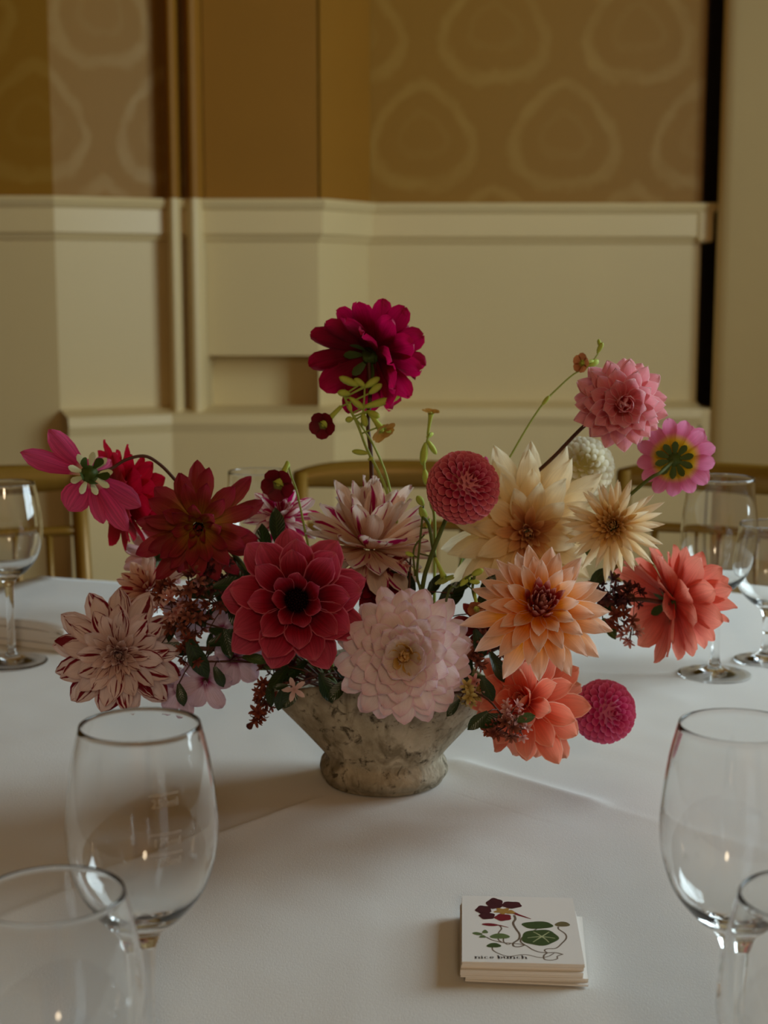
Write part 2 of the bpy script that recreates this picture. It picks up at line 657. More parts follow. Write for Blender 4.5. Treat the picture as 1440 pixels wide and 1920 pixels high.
creases = [(v2(-250, 1812), v2(600, 1497), 0.0028, 0.0045), (v2(846, 1428), v2(1130, 1512), 0.0042, 0.010),
           (v2(1130, 1512), v2(1560, 1640), 0.0010, 0.010), (v2(700, 1700), v2(640, 2100), 0.0006, 0.012),
           (v2(1180, 1300), v2(1480, 1240), 0.0018, 0.02), (v2(1000, 1370), v2(1300, 1310), 0.0012, 0.02),
           (v2(470, 1300), v2(0, 1400), 0.0014, 0.02)]


def cloth_h(x, y):
    p = Vector((x, y))
    h = 0.0007 * noise.noise(Vector((x * 9, y * 9, 0))) + 0.0004 * noise.noise(Vector((x * 25, y * 25, 3)))
    for a, b, hh, w in creases:
        d, t, s = seg_d(p, a, b)
        if d < w * 6:
            fade = min(1, max(0, (1.15 - abs(t - 0.5) * 2) / 0.3))
            ww = w if s > 0 else w * 2.2
            h += hh * exp(-(d / ww) ** 1.3) * fade
    flat = min(1.0, max(0.0, ((p - Vector((0, 1.228))).length - 0.056) / 0.02))
    return h * flat


bm = bmesh.new()
NA, NR = 420, 190
prev = None
c0 = bm.verts.new((0, 0, cloth_h(TC.x, TC.y)))
rows = []
for j in range(1, NR + 1):
    r = TR * j / NR
    rows.append([bm.verts.new((r * cos(2 * pi * k / NA), r * sin(2 * pi * k / NA), cloth_h(TC.x + r * cos(2 * pi * k / NA), TC.y + r * sin(2 * pi * k / NA))))
                 for k in range(NA)])
for j in range(14):
    d = (j + 1) / 14
    row = []
    for k in range(NA):
        a = 2 * pi * k / NA
        fold = (0.5 + 0.5 * sin(a * 17 + 0.7 * sin(a * 3))) * min(1, d * 1.6)
        r = TR + 0.010 * min(1, d * 14) + 0.065 * fold * d
        row.append(bm.verts.new((r * cos(a), r * sin(a), -0.012 * min(1, d * 14) - (TZ - 0.14) * max(0, d - 0.04))))
    rows.append(row)
for k in range(NA):
    bm.faces.new((c0, rows[0][k], rows[0][(k + 1) % NA]))
for j in range(len(rows) - 1):
    for k in range(NA):
        bm.faces.new((rows[j][k], rows[j + 1][k], rows[j + 1][(k + 1) % NA], rows[j][(k + 1) % NA]))
smooth(bm)
tag(obj('tablecloth', bm, M['cloth'], None, Matrix.Translation((TC.x, TC.y, TZ))), 'white linen tablecloth with fold creases draped over the round table', 'tablecloth')


# ------------------------------------------------------------------ chairs
def chair(P, rz, label, wd=0.40, ht=0.90):
    e = tag(empty('banquet_chair', Matrix.Translation(P) @ Matrix.Rotation(rz, 4, 'Z')), label, 'chair')
    h = wd / 2
    for sx in (-1, 1):                              # chair looks towards -Y
        obj('leg', add_tube(bmesh.new(), [(sx * h, -0.19, 0), (sx * h, -0.19, 0.2), (sx * h, -0.185, 0.44)], [0.012, 0.016, 0.015], 10), M['gold'], e)
        obj('leg', add_tube(bmesh.new(), [(sx * h, 0.22, 0), (sx * h, 0.19, 0.44)], [0.012, 0.016], 10), M['gold'], e)
        bm = bmesh.new()
        add_tube(bm, [(sx * h, 0.19, 0.42), (sx * h, 0.20, 0.6), (sx * h, 0.225, ht - 0.02)], [0.0155, 0.015, 0.014], 10)
        for z in (0.52, 0.64):
            add_lathe(bm, [(0.015, z), (0.019, z + 0.006), (0.015, z + 0.012)], 10)
            for v in list(bm.verts)[-30:]:
                v.co += Vector((sx * h, 0.198 + (z - 0.52) * 0.06, 0))
        obj('back_post', bm, M['gold'], e)
        obj('side_stretcher', add_tube(bmesh.new(), [(sx * h, -0.19, 0.2), (sx * h, 0.205, 0.2)], 0.008, 8), M['gold'], e)
    # broad shaped top rail
    bm = bmesh.new()
    n = 16
    cols = []
    for i in range(n + 1):
        t = i / n * 2 - 1
        x = t * (h + 0.012)
        y = 0.225 + 0.03 * (1 - t * t)
        zt = ht - 0.012 * t ** 4 * 1.5
        zb = ht - 0.052 + 0.006 * t * t
        cols.append([bm.verts.new(q) for q in ((x, y - 0.011, zb), (x, y + 0.011, zb), (x, y + 0.012, zt - 0.006), (x, y, zt), (x, y - 0.012, zt - 0.006))])
    for i in range(n):
        for q in range(5):
            bm.faces.new((cols[i][q], cols[i + 1][q], cols[i + 1][(q + 1) % 5], cols[i][(q + 1) % 5])).smooth = True
    bm.faces.new(cols[0])
    bm.faces.new(list(reversed(cols[-1])))
    obj('top_rail', bm, M['gold'], e)
    for z, nm in ((0.50, 'lower_rail'), (ht - 0.12, 'upper_rail')):
        pts = [(h * t, 0.20 + (z - 0.5) * 0.06 + 0.028 * (1 - t * t), z) for t in [q / 6 - 1 for q in range(13)]]
        obj(nm, add_tube(bmesh.new(), pts, 0.009, 8), M['gold'], e)
    for i in range(1, 7):
        t = i / 7 * 2 - 1
        yo = 0.028 * (1 - t * t)
        obj('spindle', add_tube(bmesh.new(), [(h * t, 0.20 + yo, 0.50), (h * t, 0.20 + (ht - 0.62) * 0.06 + yo, ht - 0.12)], 0.0065, 8), M['gold'], e)
    obj('seat', box(-h - 0.01, h + 0.01, -0.21, 0.20, 0.43, 0.455, 0.008), M['gold'], e)
    obj('seat_cushion', box(-h, h, -0.20, 0.18, 0.455, 0.495, 0.015), M['cushion'], e)
    obj('front_stretcher', add_tube(bmesh.new(), [(-h, -0.19, 0.24), (h, -0.19, 0.24)], 0.008, 8), M['gold'], e)
    return e


chair(Vector((X_at(137, 2.60) - 0.055, 2.31, 0)), radians(30), 'gold banquet chair behind the folded napkin', 0.38, 0.87)
chair(Vector((X_at(742, 2.7), 2.475, 0)), radians(0), 'gold banquet chair straight behind the flower bowl', 0.35, 0.86)
chair(Vector((X_at(1180, 2.6) + 0.085, 2.36, 0)), radians(-27), 'gold banquet chair behind the large wide wine glass', 0.40, 0.87)


# ------------------------------------------------------------------ glasses
def spline_profile(keys, n=5):
    return [(p.x, p.z) for p in catmull([Vector((r, 0, z)) for r, z in keys], n)]


def wine_glass(P, label, H=0.205, rim=0.0305, bulge=0.0385, bowl=0.106, foot=0.036, stem_r=0.0044, seg=64, group=None):
    e = tag(empty('wine_glass', Matrix.Translation(P)), label, 'wine glass', group)
    zb = H - bowl
    th = 0.0011
    outer = spline_profile([(stem_r * 1.25, zb - 0.012), (stem_r * 2.2, zb - 0.003), (bulge * 0.50, zb + bowl * 0.045), (bulge * 0.79, zb + bowl * 0.17),
                            (bulge * 0.95, zb + bowl * 0.33), (bulge, zb + bowl * 0.48), (bulge * 0.975, zb + bowl * 0.64),
                            (bulge * 0.90, zb + bowl * 0.83), (rim, H - 0.0006)], 6)
    innr = spline_profile([(rim - th, H - 0.0006), (bulge * 0.90 - th, zb + bowl * 0.83), (bulge * 0.975 - th, zb + bowl * 0.64), (bulge - th, zb + bowl * 0.48),
                           (bulge * 0.95 - th * 1.1, zb + bowl * 0.33), (bulge * 0.79 - th * 1.3, zb + bowl * 0.175), (bulge * 0.47, zb + bowl * 0.075),
                           (bulge * 0.2, zb + bowl * 0.045), (0.0, zb + bowl * 0.04)], 6)
    rimp = [(rim - th * 0.15, H - 0.0001), (rim - th * 0.5, H), (rim - th * 0.85, H - 0.0001)]
    b = obj('bowl', add_lathe(bmesh.new(), outer + rimp + innr, seg), M['glass'], e)
    st = spline_profile([(stem_r * 1.25, zb - 0.012), (stem_r, zb - 0.03), (stem_r * 0.92, zb * 0.5), (stem_r * 1.05, 0.022), (stem_r * 1.7, 0.011)], 4)
    obj('stem', add_lathe(bmesh.new(), list(reversed(st)), 32), M['glass'], e)
    ft = spline_profile([(stem_r * 1.7, 0.011), (foot * 0.38, 0.0062), (foot * 0.75, 0.0034), (foot * 0.97, 0.0024), (foot, 0.0016), (foot * 0.985, 0.0006)], 3)
    obj('foot', add_lathe(bmesh.new(), [(0, 0.0014), (foot * 0.8, 0.0012), (foot * 0.9, 0.0004)] + list(reversed(ft)), 48), M['glass'], e)
    return e, b, outer


def glass_by_rim(px, py, H, **kw):
    P = on_z(px, py, TZ + H)
    return wine_glass(Vector((P.x, P.y, TZ + 0.0006)), H=H, **kw)


gl, gbowl, gprof = glass_by_rim(262, 1359, 0.205, label='tall empty wine glass with etched measure lines on its bowl')
glass_by_rim(1388, 1361, 0.205, label='tall empty wine glass on the cloth past the stack of cards')
glass_by_rim(93, 1677, 0.166, rim=0.0318, bulge=0.0395, bowl=0.094, label='short empty wine glass standing beside the glass with measure lines')
glass_by_rim(1529, 1684, 0.166, rim=0.0318, bulge=0.0395, bowl=0.094, label='short empty wine glass close beside the tall glass past the cards')
glass_by_rim(10, 906, 0.207, rim=0.032, bulge=0.0395, foot=0.040, label='empty wine glass standing beside the folded napkin')
glass_by_rim(1352, 896, 0.220, rim=0.0362, bulge=0.0415, bowl=0.125, foot=0.040, label='large wide wine glass behind the coral dahlia')
glass_by_rim(1446, 982, 0.160, rim=0.034, bulge=0.040, bowl=0.095, label='short wine glass close behind the large wide glass')
glass_by_rim(484, 884, 0.207, rim=0.036, bulge=0.041, label='wine glass mostly hidden behind the striped bicolour dahlia')


# etched measure lines and figures on the left glass
def rad_at(z):
    for (r0, z0), (r1, z1) in zip(gprof, gprof[1:]):
        if z0 <= z <= z1:
            return r0 + (r1 - r0) * (z - z0) / (z1 - z0)
    return gprof[-1][0]


k = NT('etched_white')
k.set((0.75, 0.75, 0.72, 1), 0.7, 0.2)
k.b.inputs['Alpha'].default_value = 0.45
M['etch'] = k.m


def wrap(bm, z0, a0, sx):
    for v in bm.verts:
        z = z0 + v.co.y
        a = a0 + v.co.x / 0.0385 * sx
        r = rad_at(z) + 0.00012
        v.co = Vector((r * cos(a), r * sin(a), z))
    return bm


base_a = -pi / 2 + radians(15)
for i, (zz, txt) in enumerate(((0.1790, '250ml'), (0.1600, '175ml'), (0.1500, '125ml'))):
    bm = bmesh.new()
    top = [bm.verts.new((q * 0.0016, 0.00055, 0)) for q in range(11)]
    bot = [bm.verts.new((q * 0.0016, 0, 0)) for q in range(11)]
    for q in range(10):
        bm.faces.new((bot[q], bot[q + 1], top[q + 1], top[q]))
    obj('etched_line', wrap(bm, zz, base_a, 1), M['etch'], gbowl)
    fc = bpy.data.curves.new('figures', 'FONT')
    fc.body = txt
    fc.size = 0.0058
    fo = bpy.data.objects.new('figures', fc)
    me = bpy.data.meshes.new_from_object(fo)
    bm = bmesh.new()
    bm.from_mesh(me)
    bpy.data.objects.remove(fo)
    obj('etched_figures', wrap(bm, zz - 0.0058, base_a + 0.03, 1), M['etch'], gbowl)

# ------------------------------------------------------------------ folded napkin at the far place
NP = on_z(105, 1190)
sec = []
bm = bmesh.new()
prof = []
lay = 4
thk = 0.0075
for j in range(lay):               # zig-zag of folded layers seen end-on
    z = 0.004 + j * thk
    prof += [(-0.085 + 0.004 * j, z), (0.085 - 0.006 * j, z + 0.0006 * (j % 2))]
    prof[-2:] = prof[-2:] if j % 2 == 0 else prof[-2:][::-1]
path = catmull([Vector((x, 0, z)) for x, z in prof], 6)
half = 0.0034
nseg = 14
up_, dn_ = [], []
for i, p in enumerate(path):
    t = (path[min(i + 1, len(path) - 1)] - path[max(i - 1, 0)]).normalized()
    nn = Vector((-t.z, 0, t.x))
    up_.append(p + nn * half)
    dn_.append(p - nn * half)
loop = up_ + dn_[::-1]
cols = []
for s_ in range(nseg + 1):
    y = (s_ / nseg - 0.5) * 0.20
    cols.append([bm.verts.new((p.x + 0.002 * noise.noise(Vector((p.x * 20, y * 20, p.z * 90))), y, p.z + 0.0012 * noise.noise(Vector((p.x * 25, y * 25, 5)))))
                 for p in loop])
L_ = len(loop)
for s_ in range(nseg):
    for i in range(L_):
        bm.faces.new((cols[s_][i], cols[s_ + 1][i], cols[s_ + 1][(i + 1) % L_], cols[s_][(i + 1) % L_])).smooth = True
m_ = len(up_)
for c, flip in ((cols[0], False), (cols[-1], True)):
    for i in range(m_ - 1):
        q = (c[i], c[i + 1], c[L_ - 2 - i], c[L_ - 1 - i])
        bm.faces.new(q[::-1] if flip else q)
tag(obj('folded_napkin', bm, M['napkin'], None, Matrix.Translation((NP.x - 0.03, NP.y + 0.07, TZ + 0.001)) @ Matrix.Rotation(radians(-24), 4, 'Z') @ Matrix.Diagonal((1.35, 1.25, 1.0, 1))),
    'thick folded white linen napkin at the far place setting', 'napkin')

# ------------------------------------------------------------------ cards
cw, ch_, ct = 0.0748, 0.100, 0.0011
card_c = (on_z(867, 1683, TZ + 0.012) + on_z(1072, 1685, TZ + 0.012) + on_z(1096, 1816, TZ + 0.012) + on_z(867, 1809, TZ + 0.012)) / 4
NC = 11
card_me = bpy.data.meshes.new('card')
bmc = box(-cw / 2, cw / 2, -ch_ / 2, ch_ / 2, 0, ct * 0.93)
bmc.to_mesh(card_me)
bmc.free()
card_me.materials.append(M['card'])
for i in range(NC):
    dx, dy, rz = random.uniform(-.0003, .0003), random.uniform(-.0003, .0003), radians(-3 + random.uniform(-.25, .25))
    if i == 0:
        dx, dy, rz = 0.004, -0.0035, radians(-5.5)
    elif i in (1, 2):
        dx, dy = 0.0022, -0.0012
    elif 3 <= i <= 6:
        dx, dy = dx - 0.0010, dy - 0.0026
    o = obj('printed_card' if i == NC - 1 else 'card', card_me, None, None,
            Matrix.Translation((card_c.x + dx, card_c.y + dy, TZ + 0.0016 + i * ct)) @ Matrix.Rotation(rz, 4, 'Z'))
    if i == NC - 1:
        tag(o, 'top card of the stack printed with a nasturtium and the words nice bunch', 'card')
    elif i == 0:
        tag(o, 'blank white card at the bottom of the stack turned askew', 'card')
    else:
        tag(o, 'blank white card inside the stack under the printed card', 'card', 'blank cards in the stack')
card = o


def cmap(x, y):                     # zoomed-photo reading -> place on the card
    v = min(1, max(0, (y - 198 - 0.0 * x) / (764 + 0.03 * (x - 215) - 198)))
    u = (x - 215) / (920 + 105 * v)
    s = v * 1.005 / (0.906 + v * (1.005 - 0.906))
    return Vector((-cw / 2 + u * cw, ch_ / 2 - s * ch_, 0))


PZ = [ct * 0.93 + 0.00004]


def flat_poly(name, pts, m, nudge=0.000004):
    PZ[0] += nudge
    bm = bmesh.new()
    vs = [bm.verts.new((p.x, p.y, PZ[0])) for p in pts]
    f = bm.faces.new(vs)
    f.normal_update()
    if f.normal.z < 0:
        f.normal_flip()
    return obj(name, bm, m, card)


def blob(name, cx, cy, rx, ry, m, wob=0.12, lobes=3, ph=0.0):
    pts = []
    for i in range(40):
        a = 2 * pi * i / 40
        q = 1 + wob * sin(lobes * a + ph)
        pts.append(cmap(cx + rx * q * cos(a), cy + ry * q * sin(a)))
    return flat_poly(name, pts, m)


def stroke(name, pts, w0, w1, m):
    P = catmull([cmap(x, y) for x, y in pts], 5)
    PZ[0] += 0.000003
    bm = bmesh.new()
    a, b = [], []
    n = len(P)
    for i, p in enumerate(P):
        t = (P[min(i + 1, n - 1)] - P[max(i - 1, 0)]).normalized()
        nn = Vector((-t.y, t.x, 0)) * (w0 + (w1 - w0) * i / (n - 1)) * 0.75
        a.append(bm.verts.new((p.x + nn.x, p.y + nn.y, PZ[0])))
        b.append(bm.verts.new((p.x - nn.x, p.y - nn.y, PZ[0])))
    for i in range(n - 1):
        f = bm.faces.new((b[i], b[i + 1], a[i + 1], a[i]))
        f.normal_update()
        if f.normal.z < 0:
            f.normal_flip()
    return obj(name, bm, m, card)


I = {n: plain('print_' + n, c, 0.6, 0.2, var=v, scale=260) for n, c, v in (
    ('maroon', (70, 24, 30), 0.3), ('red', (122, 26, 36), 0.3), ('ochre', (168, 128, 62), 0.35), ('green', (62, 82, 40), 0.25),
    ('leaf', (98, 116, 70), 0.25), ('olive', (110, 100, 66), 0.25), ('vine', (112, 96, 80), 0.2), ('vein', (176, 184, 140), 0.1), ('ink', (44, 44, 48), 0.1))}
stroke('printed_stem', [(650, 360), (660, 395), (642, 430), (665, 480), (695, 525), (690, 570), (645, 605), (648, 632), (690, 638), (742, 622)], .0011, .0008, I['vine'])
stroke('printed_stem', [(415, 552), (470, 580), (560, 602), (640, 608), (740, 622), (800, 660), (860, 684), (930, 690), (1000, 690), (1060, 706)], .0007, .0007, I['vine'])
stroke('printed_stem', [(468, 640), (475, 668), (530, 700), (610, 722), (740, 706), (860, 732), (930, 725), (985, 695)], .0006, .0005, I['vine'])
stroke('printed_stem', [(1018, 458), (1022, 480), (1075, 520), (1085, 560), (1050, 605), (1000, 650), (930, 655), (905, 670), (930, 692)], .0007, .0006, I['vine'])
stroke('printed_stem', [(930, 690), (900, 715), (905, 748), (960, 757), (1010, 745), (1012, 722), (1050, 706)], .0007, .0005, I['vine'])
stroke('printed_stem', [(528, 450), (545, 480), (520, 520), (520, 575), (545, 595)], .0007, .0006, I['vine'])
stroke('printed_stem', [(562, 565), (565, 595), (600, 618), (625, 606)], .0006, .0005, I['vine'])
stroke('printed_stem', [(740, 622), (705, 590), (730, 545), (840, 480)], .0008, .0006, I['vine'])
stroke('printed_spur', [(625, 330), (680, 355), (740, 375), (790, 392)], .0022, .0004, I['red'])
blob('printed_leaf', 845, 446, 130, 33, I['green'], 0.06, 4)
blob('printed_leaf', 865, 556, 154, 70, I['green'], 0.05, 5, 1)
blob('printed_leaf', 1052, 436, 62, 22, I['olive'], 0.08)
blob('printed_leaf', 532, 546, 82, 23, I['leaf'], 0.08)
blob('printed_leaf', 482, 626, 60, 20, I['green'], 0.1)
blob('printed_leaf', 345, 525, 40, 13, I['leaf'], 0.2, 2)
blob('printed_leaf', 408, 508, 24, 15, I['leaf'], 0.15)
blob('printed_leaf', 388, 550, 28, 12, I['leaf'], 0.15)
for a in (0.2, 1.0, 2.2, 3.0, 4.1, 5.3):
    stroke('printed_vein', [(882, 548), (882 + 60 * cos(a), 548 + 28 * sin(a)), (878 + 118 * cos(a), 552 + 56 * sin(a))], .0007, .0004, I['vein'])
blob('printed_bud', 450, 446, 66, 12, I['red'], 0.15, 2)
stroke('printed_spur', [(510, 448), (560, 458), (604, 470)], .0010, .0003, I['red'])
for cx, cy, rx, ry, c in ((395, 318, 66, 36, 'maroon'), (425, 370, 66, 30, 'maroon'), (488, 262, 68, 46, 'maroon'), (628, 272, 84, 30, 'maroon'), (558, 382, 70, 30, 'red')):
    blob('printed_petal', cx, cy, rx, ry, I[c], 0.08, 5, cx)
blob('printed_throat', 556, 326, 64, 24, I['ochre'], 0.25, 5)
blob('printed_throat', 620, 335, 36, 16, I['ochre'], 0.15, 3)


# "nice bunch" in a wide slab-serif face, letter by letter
def glyph(ch):
    R, A = [], []                    # rects (x0,x1,y0,y1); arcs (cx,cy,rx,ry,a0,a1,thick,thin)
    if ch in 'nh':
        R += [(.1, .38, 0, 1.0 if ch == 'n' else 1.5), (0, .5, 0, .1), (.85, 1.13, 0, .62), (.73, 1.25, 0, .1), (0, .2, .9 if ch == 'n' else 1.4, 1.0 if ch == 'n' else 1.5)]
        A += [(.68, .58, .45, .40, 0, pi, .24, .10)]
        return R, A, 1.35
    if ch == 'u':
        R += [(.1, .38, .38, 1.0), (.85, 1.13, 0, 1.0), (0, .2, .9, 1.0), (.73, .9, .9, 1.0), (1.1, 1.25, 0, .1)]
        A += [(.55, .42, .42, .40, pi, 2 * pi, .24, .10)]
        return R, A, 1.35
    if ch == 'i':
        R += [(.1, .38, 0, 1.0), (0, .48, 0, .1), (0, .2, .9, 1.0)]
        A += [(.24, 1.32, .1, .1, 0, 2 * pi, .16, .16)]
        return R, A, .6
    if ch == 'b':
        R += [(.1, .38, 0, 1.5), (0, .2, 1.4, 1.5)]
        A += [(.66, .5, .44, .48, 0, 2 * pi, .26, .10)]
        return R, A, 1.25
    A += [(.55, .5, .45, .48, radians(45 if ch == 'c' else 0), radians(320), .26, .10)]
    if ch == 'e':
        R += [(.2, 1.0, .46, .56)]
    return R, A, 1.15


PZ[0] += 0.00001
x = 0.0
total = sum(glyph(c)[2] if c != ' ' else .6 for c in 'nice bunch')
p0, p1 = cmap(322, 741), cmap(768, 745)
sc_ = (p1 - p0).length / total
ang = atan2(p1.y - p0.y, p1.x - p0.x)
ys = 0.0031 / sc_
for c in 'nice bunch':
    if c == ' ':
        x += .6
        continue
    R_, A_, adv = glyph(c)
    bm = bmesh.new()

    def place(gx, gy):
        a, b = (x + gx) * sc_, gy * sc_ * ys
        return bm.verts.new((p0.x + a * cos(ang) - b * sin(ang), p0.y + a * sin(ang) + b * cos(ang), PZ[0]))
    for (a0, a1, b0, b1) in R_:
        bm.faces.new((place(a0, b0), place(a1, b0), place(a1, b1), place(a0, b1)))
    for cx, cy, rx, ry, t0, t1, thk_, thn in A_:
        n = 14
        inn, out = [], []
        for q in range(n + 1):
            a = t0 + (t1 - t0) * q / n
            w = thn + (thk_ - thn) * abs(cos(a))
            out.append(place(cx + rx * cos(a), cy + ry * sin(a)))
            inn.append(place(cx + max(0, rx - w) * cos(a), cy + max(0, ry - w * .6) * sin(a)))
        for q in range(n):
            bm.faces.new((inn[q], out[q], out[q + 1], inn[q + 1]))
    x += adv
    PZ[0] += 0.000002
    obj('printed_letter', bm, I['ink'], card)

# ------------------------------------------------------------------ stone bowl
BC = Vector((0.0, 1.238, TZ + 0.0012))
bm = add_lathe(bmesh.new(), [(p.x, p.z) for p in catmull([Vector((r, 0, z)) for r, z in (
    (0.0, 0.0), (0.046, 0.0), (0.0515, 0.003), (0.0555, 0.009), (0.0545, 0.016), (0.0512, 0.022), (0.0535, 0.028), (0.0640, 0.039), (0.0760, 0.051),
    (0.0870, 0.062), (0.0945, 0.070), (0.0965, 0.0755), (0.0935, 0.0785), (0.089, 0.076), (0.070, 0.058), (0.045, 0.03), (0.0, 0.02))], 3)], 96)
for v in bm.verts:
    q = v.co.normalized()
    d = 0.0012 * noise.noise(v.co * 45) + 0.0006 * noise.noise(v.co * 140)
    if v.co.z > 0.003:
        v.co += Vector((q.x, q.y, 0)) * d + Vector((0, 0, d * 0.6))
for v in bm.verts:                  # boat-shaped mouth: higher at front and back, lower at the two ends
    t = min(1.0, max(0.0, (v.co.z - 0.028) / 0.046))
    rr = math.hypot(v.co.x, v.co.y) + 1e-6
    v.co.z += 0.024 * (abs(v.co.y) / rr) ** 1.3 * t
    v.co.y *= 1 - 0.26 * t
bowl = tag(obj('stone_bowl', bm, M['stone'], None, Matrix.Translation(BC)), 'weathered grey stone footed bowl holding the flowers', 'bowl')
bm = add_lathe(bmesh.new(), [(0.0, 0.098), (0.03, 0.094), (0.046, 0.084), (0.052, 0.072), (0.048, 0.056), (0.04, 0.036), (0.0, 0.03)], 40)
for v in bm.verts:
    v.co += v.co.normalized() * 0.004 * noise.noise(v.co * 90)
tag(obj('floral_moss', bm, M['foam'], None, Matrix.Translation(BC)), 'dark damp moss packed inside the stone bowl', 'moss')


# ------------------------------------------------------------------ petals and blooms
PROF = {'round': ((0, .30), (.25, .64), (.5, .93), (.7, 1), (.86, .88), (.95, .58), (1, .10)),
        'tip': ((0, .28), (.25, .64), (.5, .95), (.65, 1), (.80, .88), (.92, .52), (1, .03)),
        'point': ((0, .30), (.25, .70), (.45, .97), (.6, 1.), (.75, .83), (.88, .50), (1, .02)),
        'needle': ((0, .5), (.25, .85), (.5, 1), (.7, .82), (.85, .5), (1, .02)),
        'broad': ((0, .28), (.3, .76), (.55, 1), (.75, .99), (.88, .78), (.96, .42), (1, .05)),
        'spoon': ((0, .4), (.4, .85), (.7, 1), (.88, .85), (1, .38))}


def wprof(v, k):
    p = PROF[k]
    for (a, x), (b, y) in zip(p, p[1:]):
        if v <= b:
            t = (v - a) / (b - a)
            return x + (y - x) * t
    return p[-1][1]


def petal_mesh(name, prof, bend, cup, mat, nu=4, nv=6, ruffle=0.0, hook=0.0):
    me = bpy.data.meshes.new(name)
    verts, uvs, faces = [], [], []
    cx = cz = 0.0
    ang = 0.0
    ph = random.uniform(0, 6.28)
    vs = [1 - (1 - j / nv) ** 1.65 for j in range(nv + 1)]
    pv = 0.0
    tw = random.uniform(-.12, .12)
    for v in vs:
        dv = v - pv
        ang = bend * v + hook * max(0, v - 0.6) ** 2 * 6
        cx += cos(ang) * dv
        cz += sin(ang) * dv
        pv = v
        w = wprof(v, prof)
        c = max(0.02, cup * (1 - 0.35 * v))
        nrm = (-sin(ang), cos(ang))
        for i in range(nu + 1):
            u = i / nu * 2 - 1
            x = (w / 2) / c * sin(c * u)
            n = (w / 2) / c * (1 - cos(c * u)) * 0.5
            n += ruffle * 0.08 * sin(u * 4 + v * 7 + ph) * v + tw * x * v
            verts.append((x, cx + nrm[0] * n, cz + nrm[1] * n))
            uvs.append((i / nu, v))
    for j in range(nv):
        for i in range(nu):
            a = j * (nu + 1) + i
            faces.append((a, a + 1, a + nu + 2, a + nu + 1))
    me.from_pydata(verts, [], faces)
    uvl = me.uv_layers.new(name='UVMap')
    for l in me.loops:
        uvl.data[l.index].uv = uvs[l.vertex_index]
    me.polygons.foreach_set('use_smooth', [True] * len(me.polygons))
    me.materials.append(mat)
    return me


def lerp(t, ab):
    return ab[0] + (ab[1] - ab[0]) * t if isinstance(ab, tuple) else ab


def put_petals(root, R, layer, mats):
    m = mats[layer.get('m', 0)]
    rings = layer.get('rings')
    N = sum(rings) if rings else layer['N']
    bins = layer.get('bins', min(5, len(rings)) if rings else 5)
    meshes = []
    for b in range(bins):
        t = (b + 0.5) / bins
        meshes.append([petal_mesh('petal', layer.get('prof', 'tip'), lerp(t, layer.get('bend', 0.2)) * random.uniform(.8, 1.2), lerp(t, layer.get('cup', 0.6)) * random.uniform(.9, 1.1), m,
                                  ruffle=layer.get('ruffle', 0.4), hook=layer.get('hook', 0.0)) for _ in range(layer.get('var', 2))])
    jit = layer.get('jit', 1.0)
    seq = []
    if rings:
        for q, cnt in enumerate(rings):
            t = q / max(1, len(rings) - 1)
            for i in range(cnt):
                seq.append((t, 2 * pi * (i + 0.5 * (q % 2)) / cnt + 0.23 * q))
    else:
        for i in range(N):
            seq.append((i / max(1, N - 1), i * 2.399963))
    pw = layer.get('pw', 1.0)
    keep = layer.get('keep')
    for t, az in seq:
        if keep and not keep(az % (2 * pi)):
            continue
        tt = t ** pw
        L = R * lerp(tt, layer['L']) * random.uniform(1 - .07 * jit, 1 + .05 * jit)
        Wd = R * lerp(tt, layer['W']) * random.uniform(.92, 1.08)
        tilt = radians(lerp(tt, layer['tilt']) + random.uniform(-5, 5) * jit)
        rb = R * lerp(tt, layer.get('rb', (0.12, 0.02)))
        zb = R * lerp(tt, layer.get('z', (0.0, 0.12)))
        mtx = (Matrix.Rotation(az + random.uniform(-.06, .06) * jit, 4, 'Z') @ Matrix.Translation((0, rb, zb)) @ Matrix.Rotation(tilt, 4, 'X')
               @ Matrix.Rotation(radians(random.uniform(-7, 7) * jit), 4, 'Y') @ Matrix.Diagonal((Wd, L, (Wd + L) / 2, 1)))
        me = random.choice(meshes[min(bins - 1, int(t * bins))])
        link(bpy.data.objects.new('petal', me), root, mtx)


def put_dirs(root, R, dirs, mat, s, prof='tip', bend=-.12, cup=.7):
    """petals whose tips are read off the picture: (dx_px, dy_px, width_px, tilt)"""
    inv = root.matrix_basis.to_3x3().inverted()
    for dx, dy, wp, tilt in dirs:
        d = inv @ (RT * dx - UP * dy)
        az = atan2(-d.x, d.y)
        L = math.hypot(dx, dy) * s
        me = petal_mesh('petal', prof, bend * random.uniform(.6, 1.4), cup, mat, ruffle=.5)
        link(bpy.data.objects.new('petal', me), root, Matrix.Rotation(az, 4, 'Z') @ Matrix.Translation((0, L * .08, 0)) @ Matrix.Rotation(radians(tilt), 4, 'X')
             @ Matrix.Diagonal((wp * s, L * .95, L * .7, 1)))


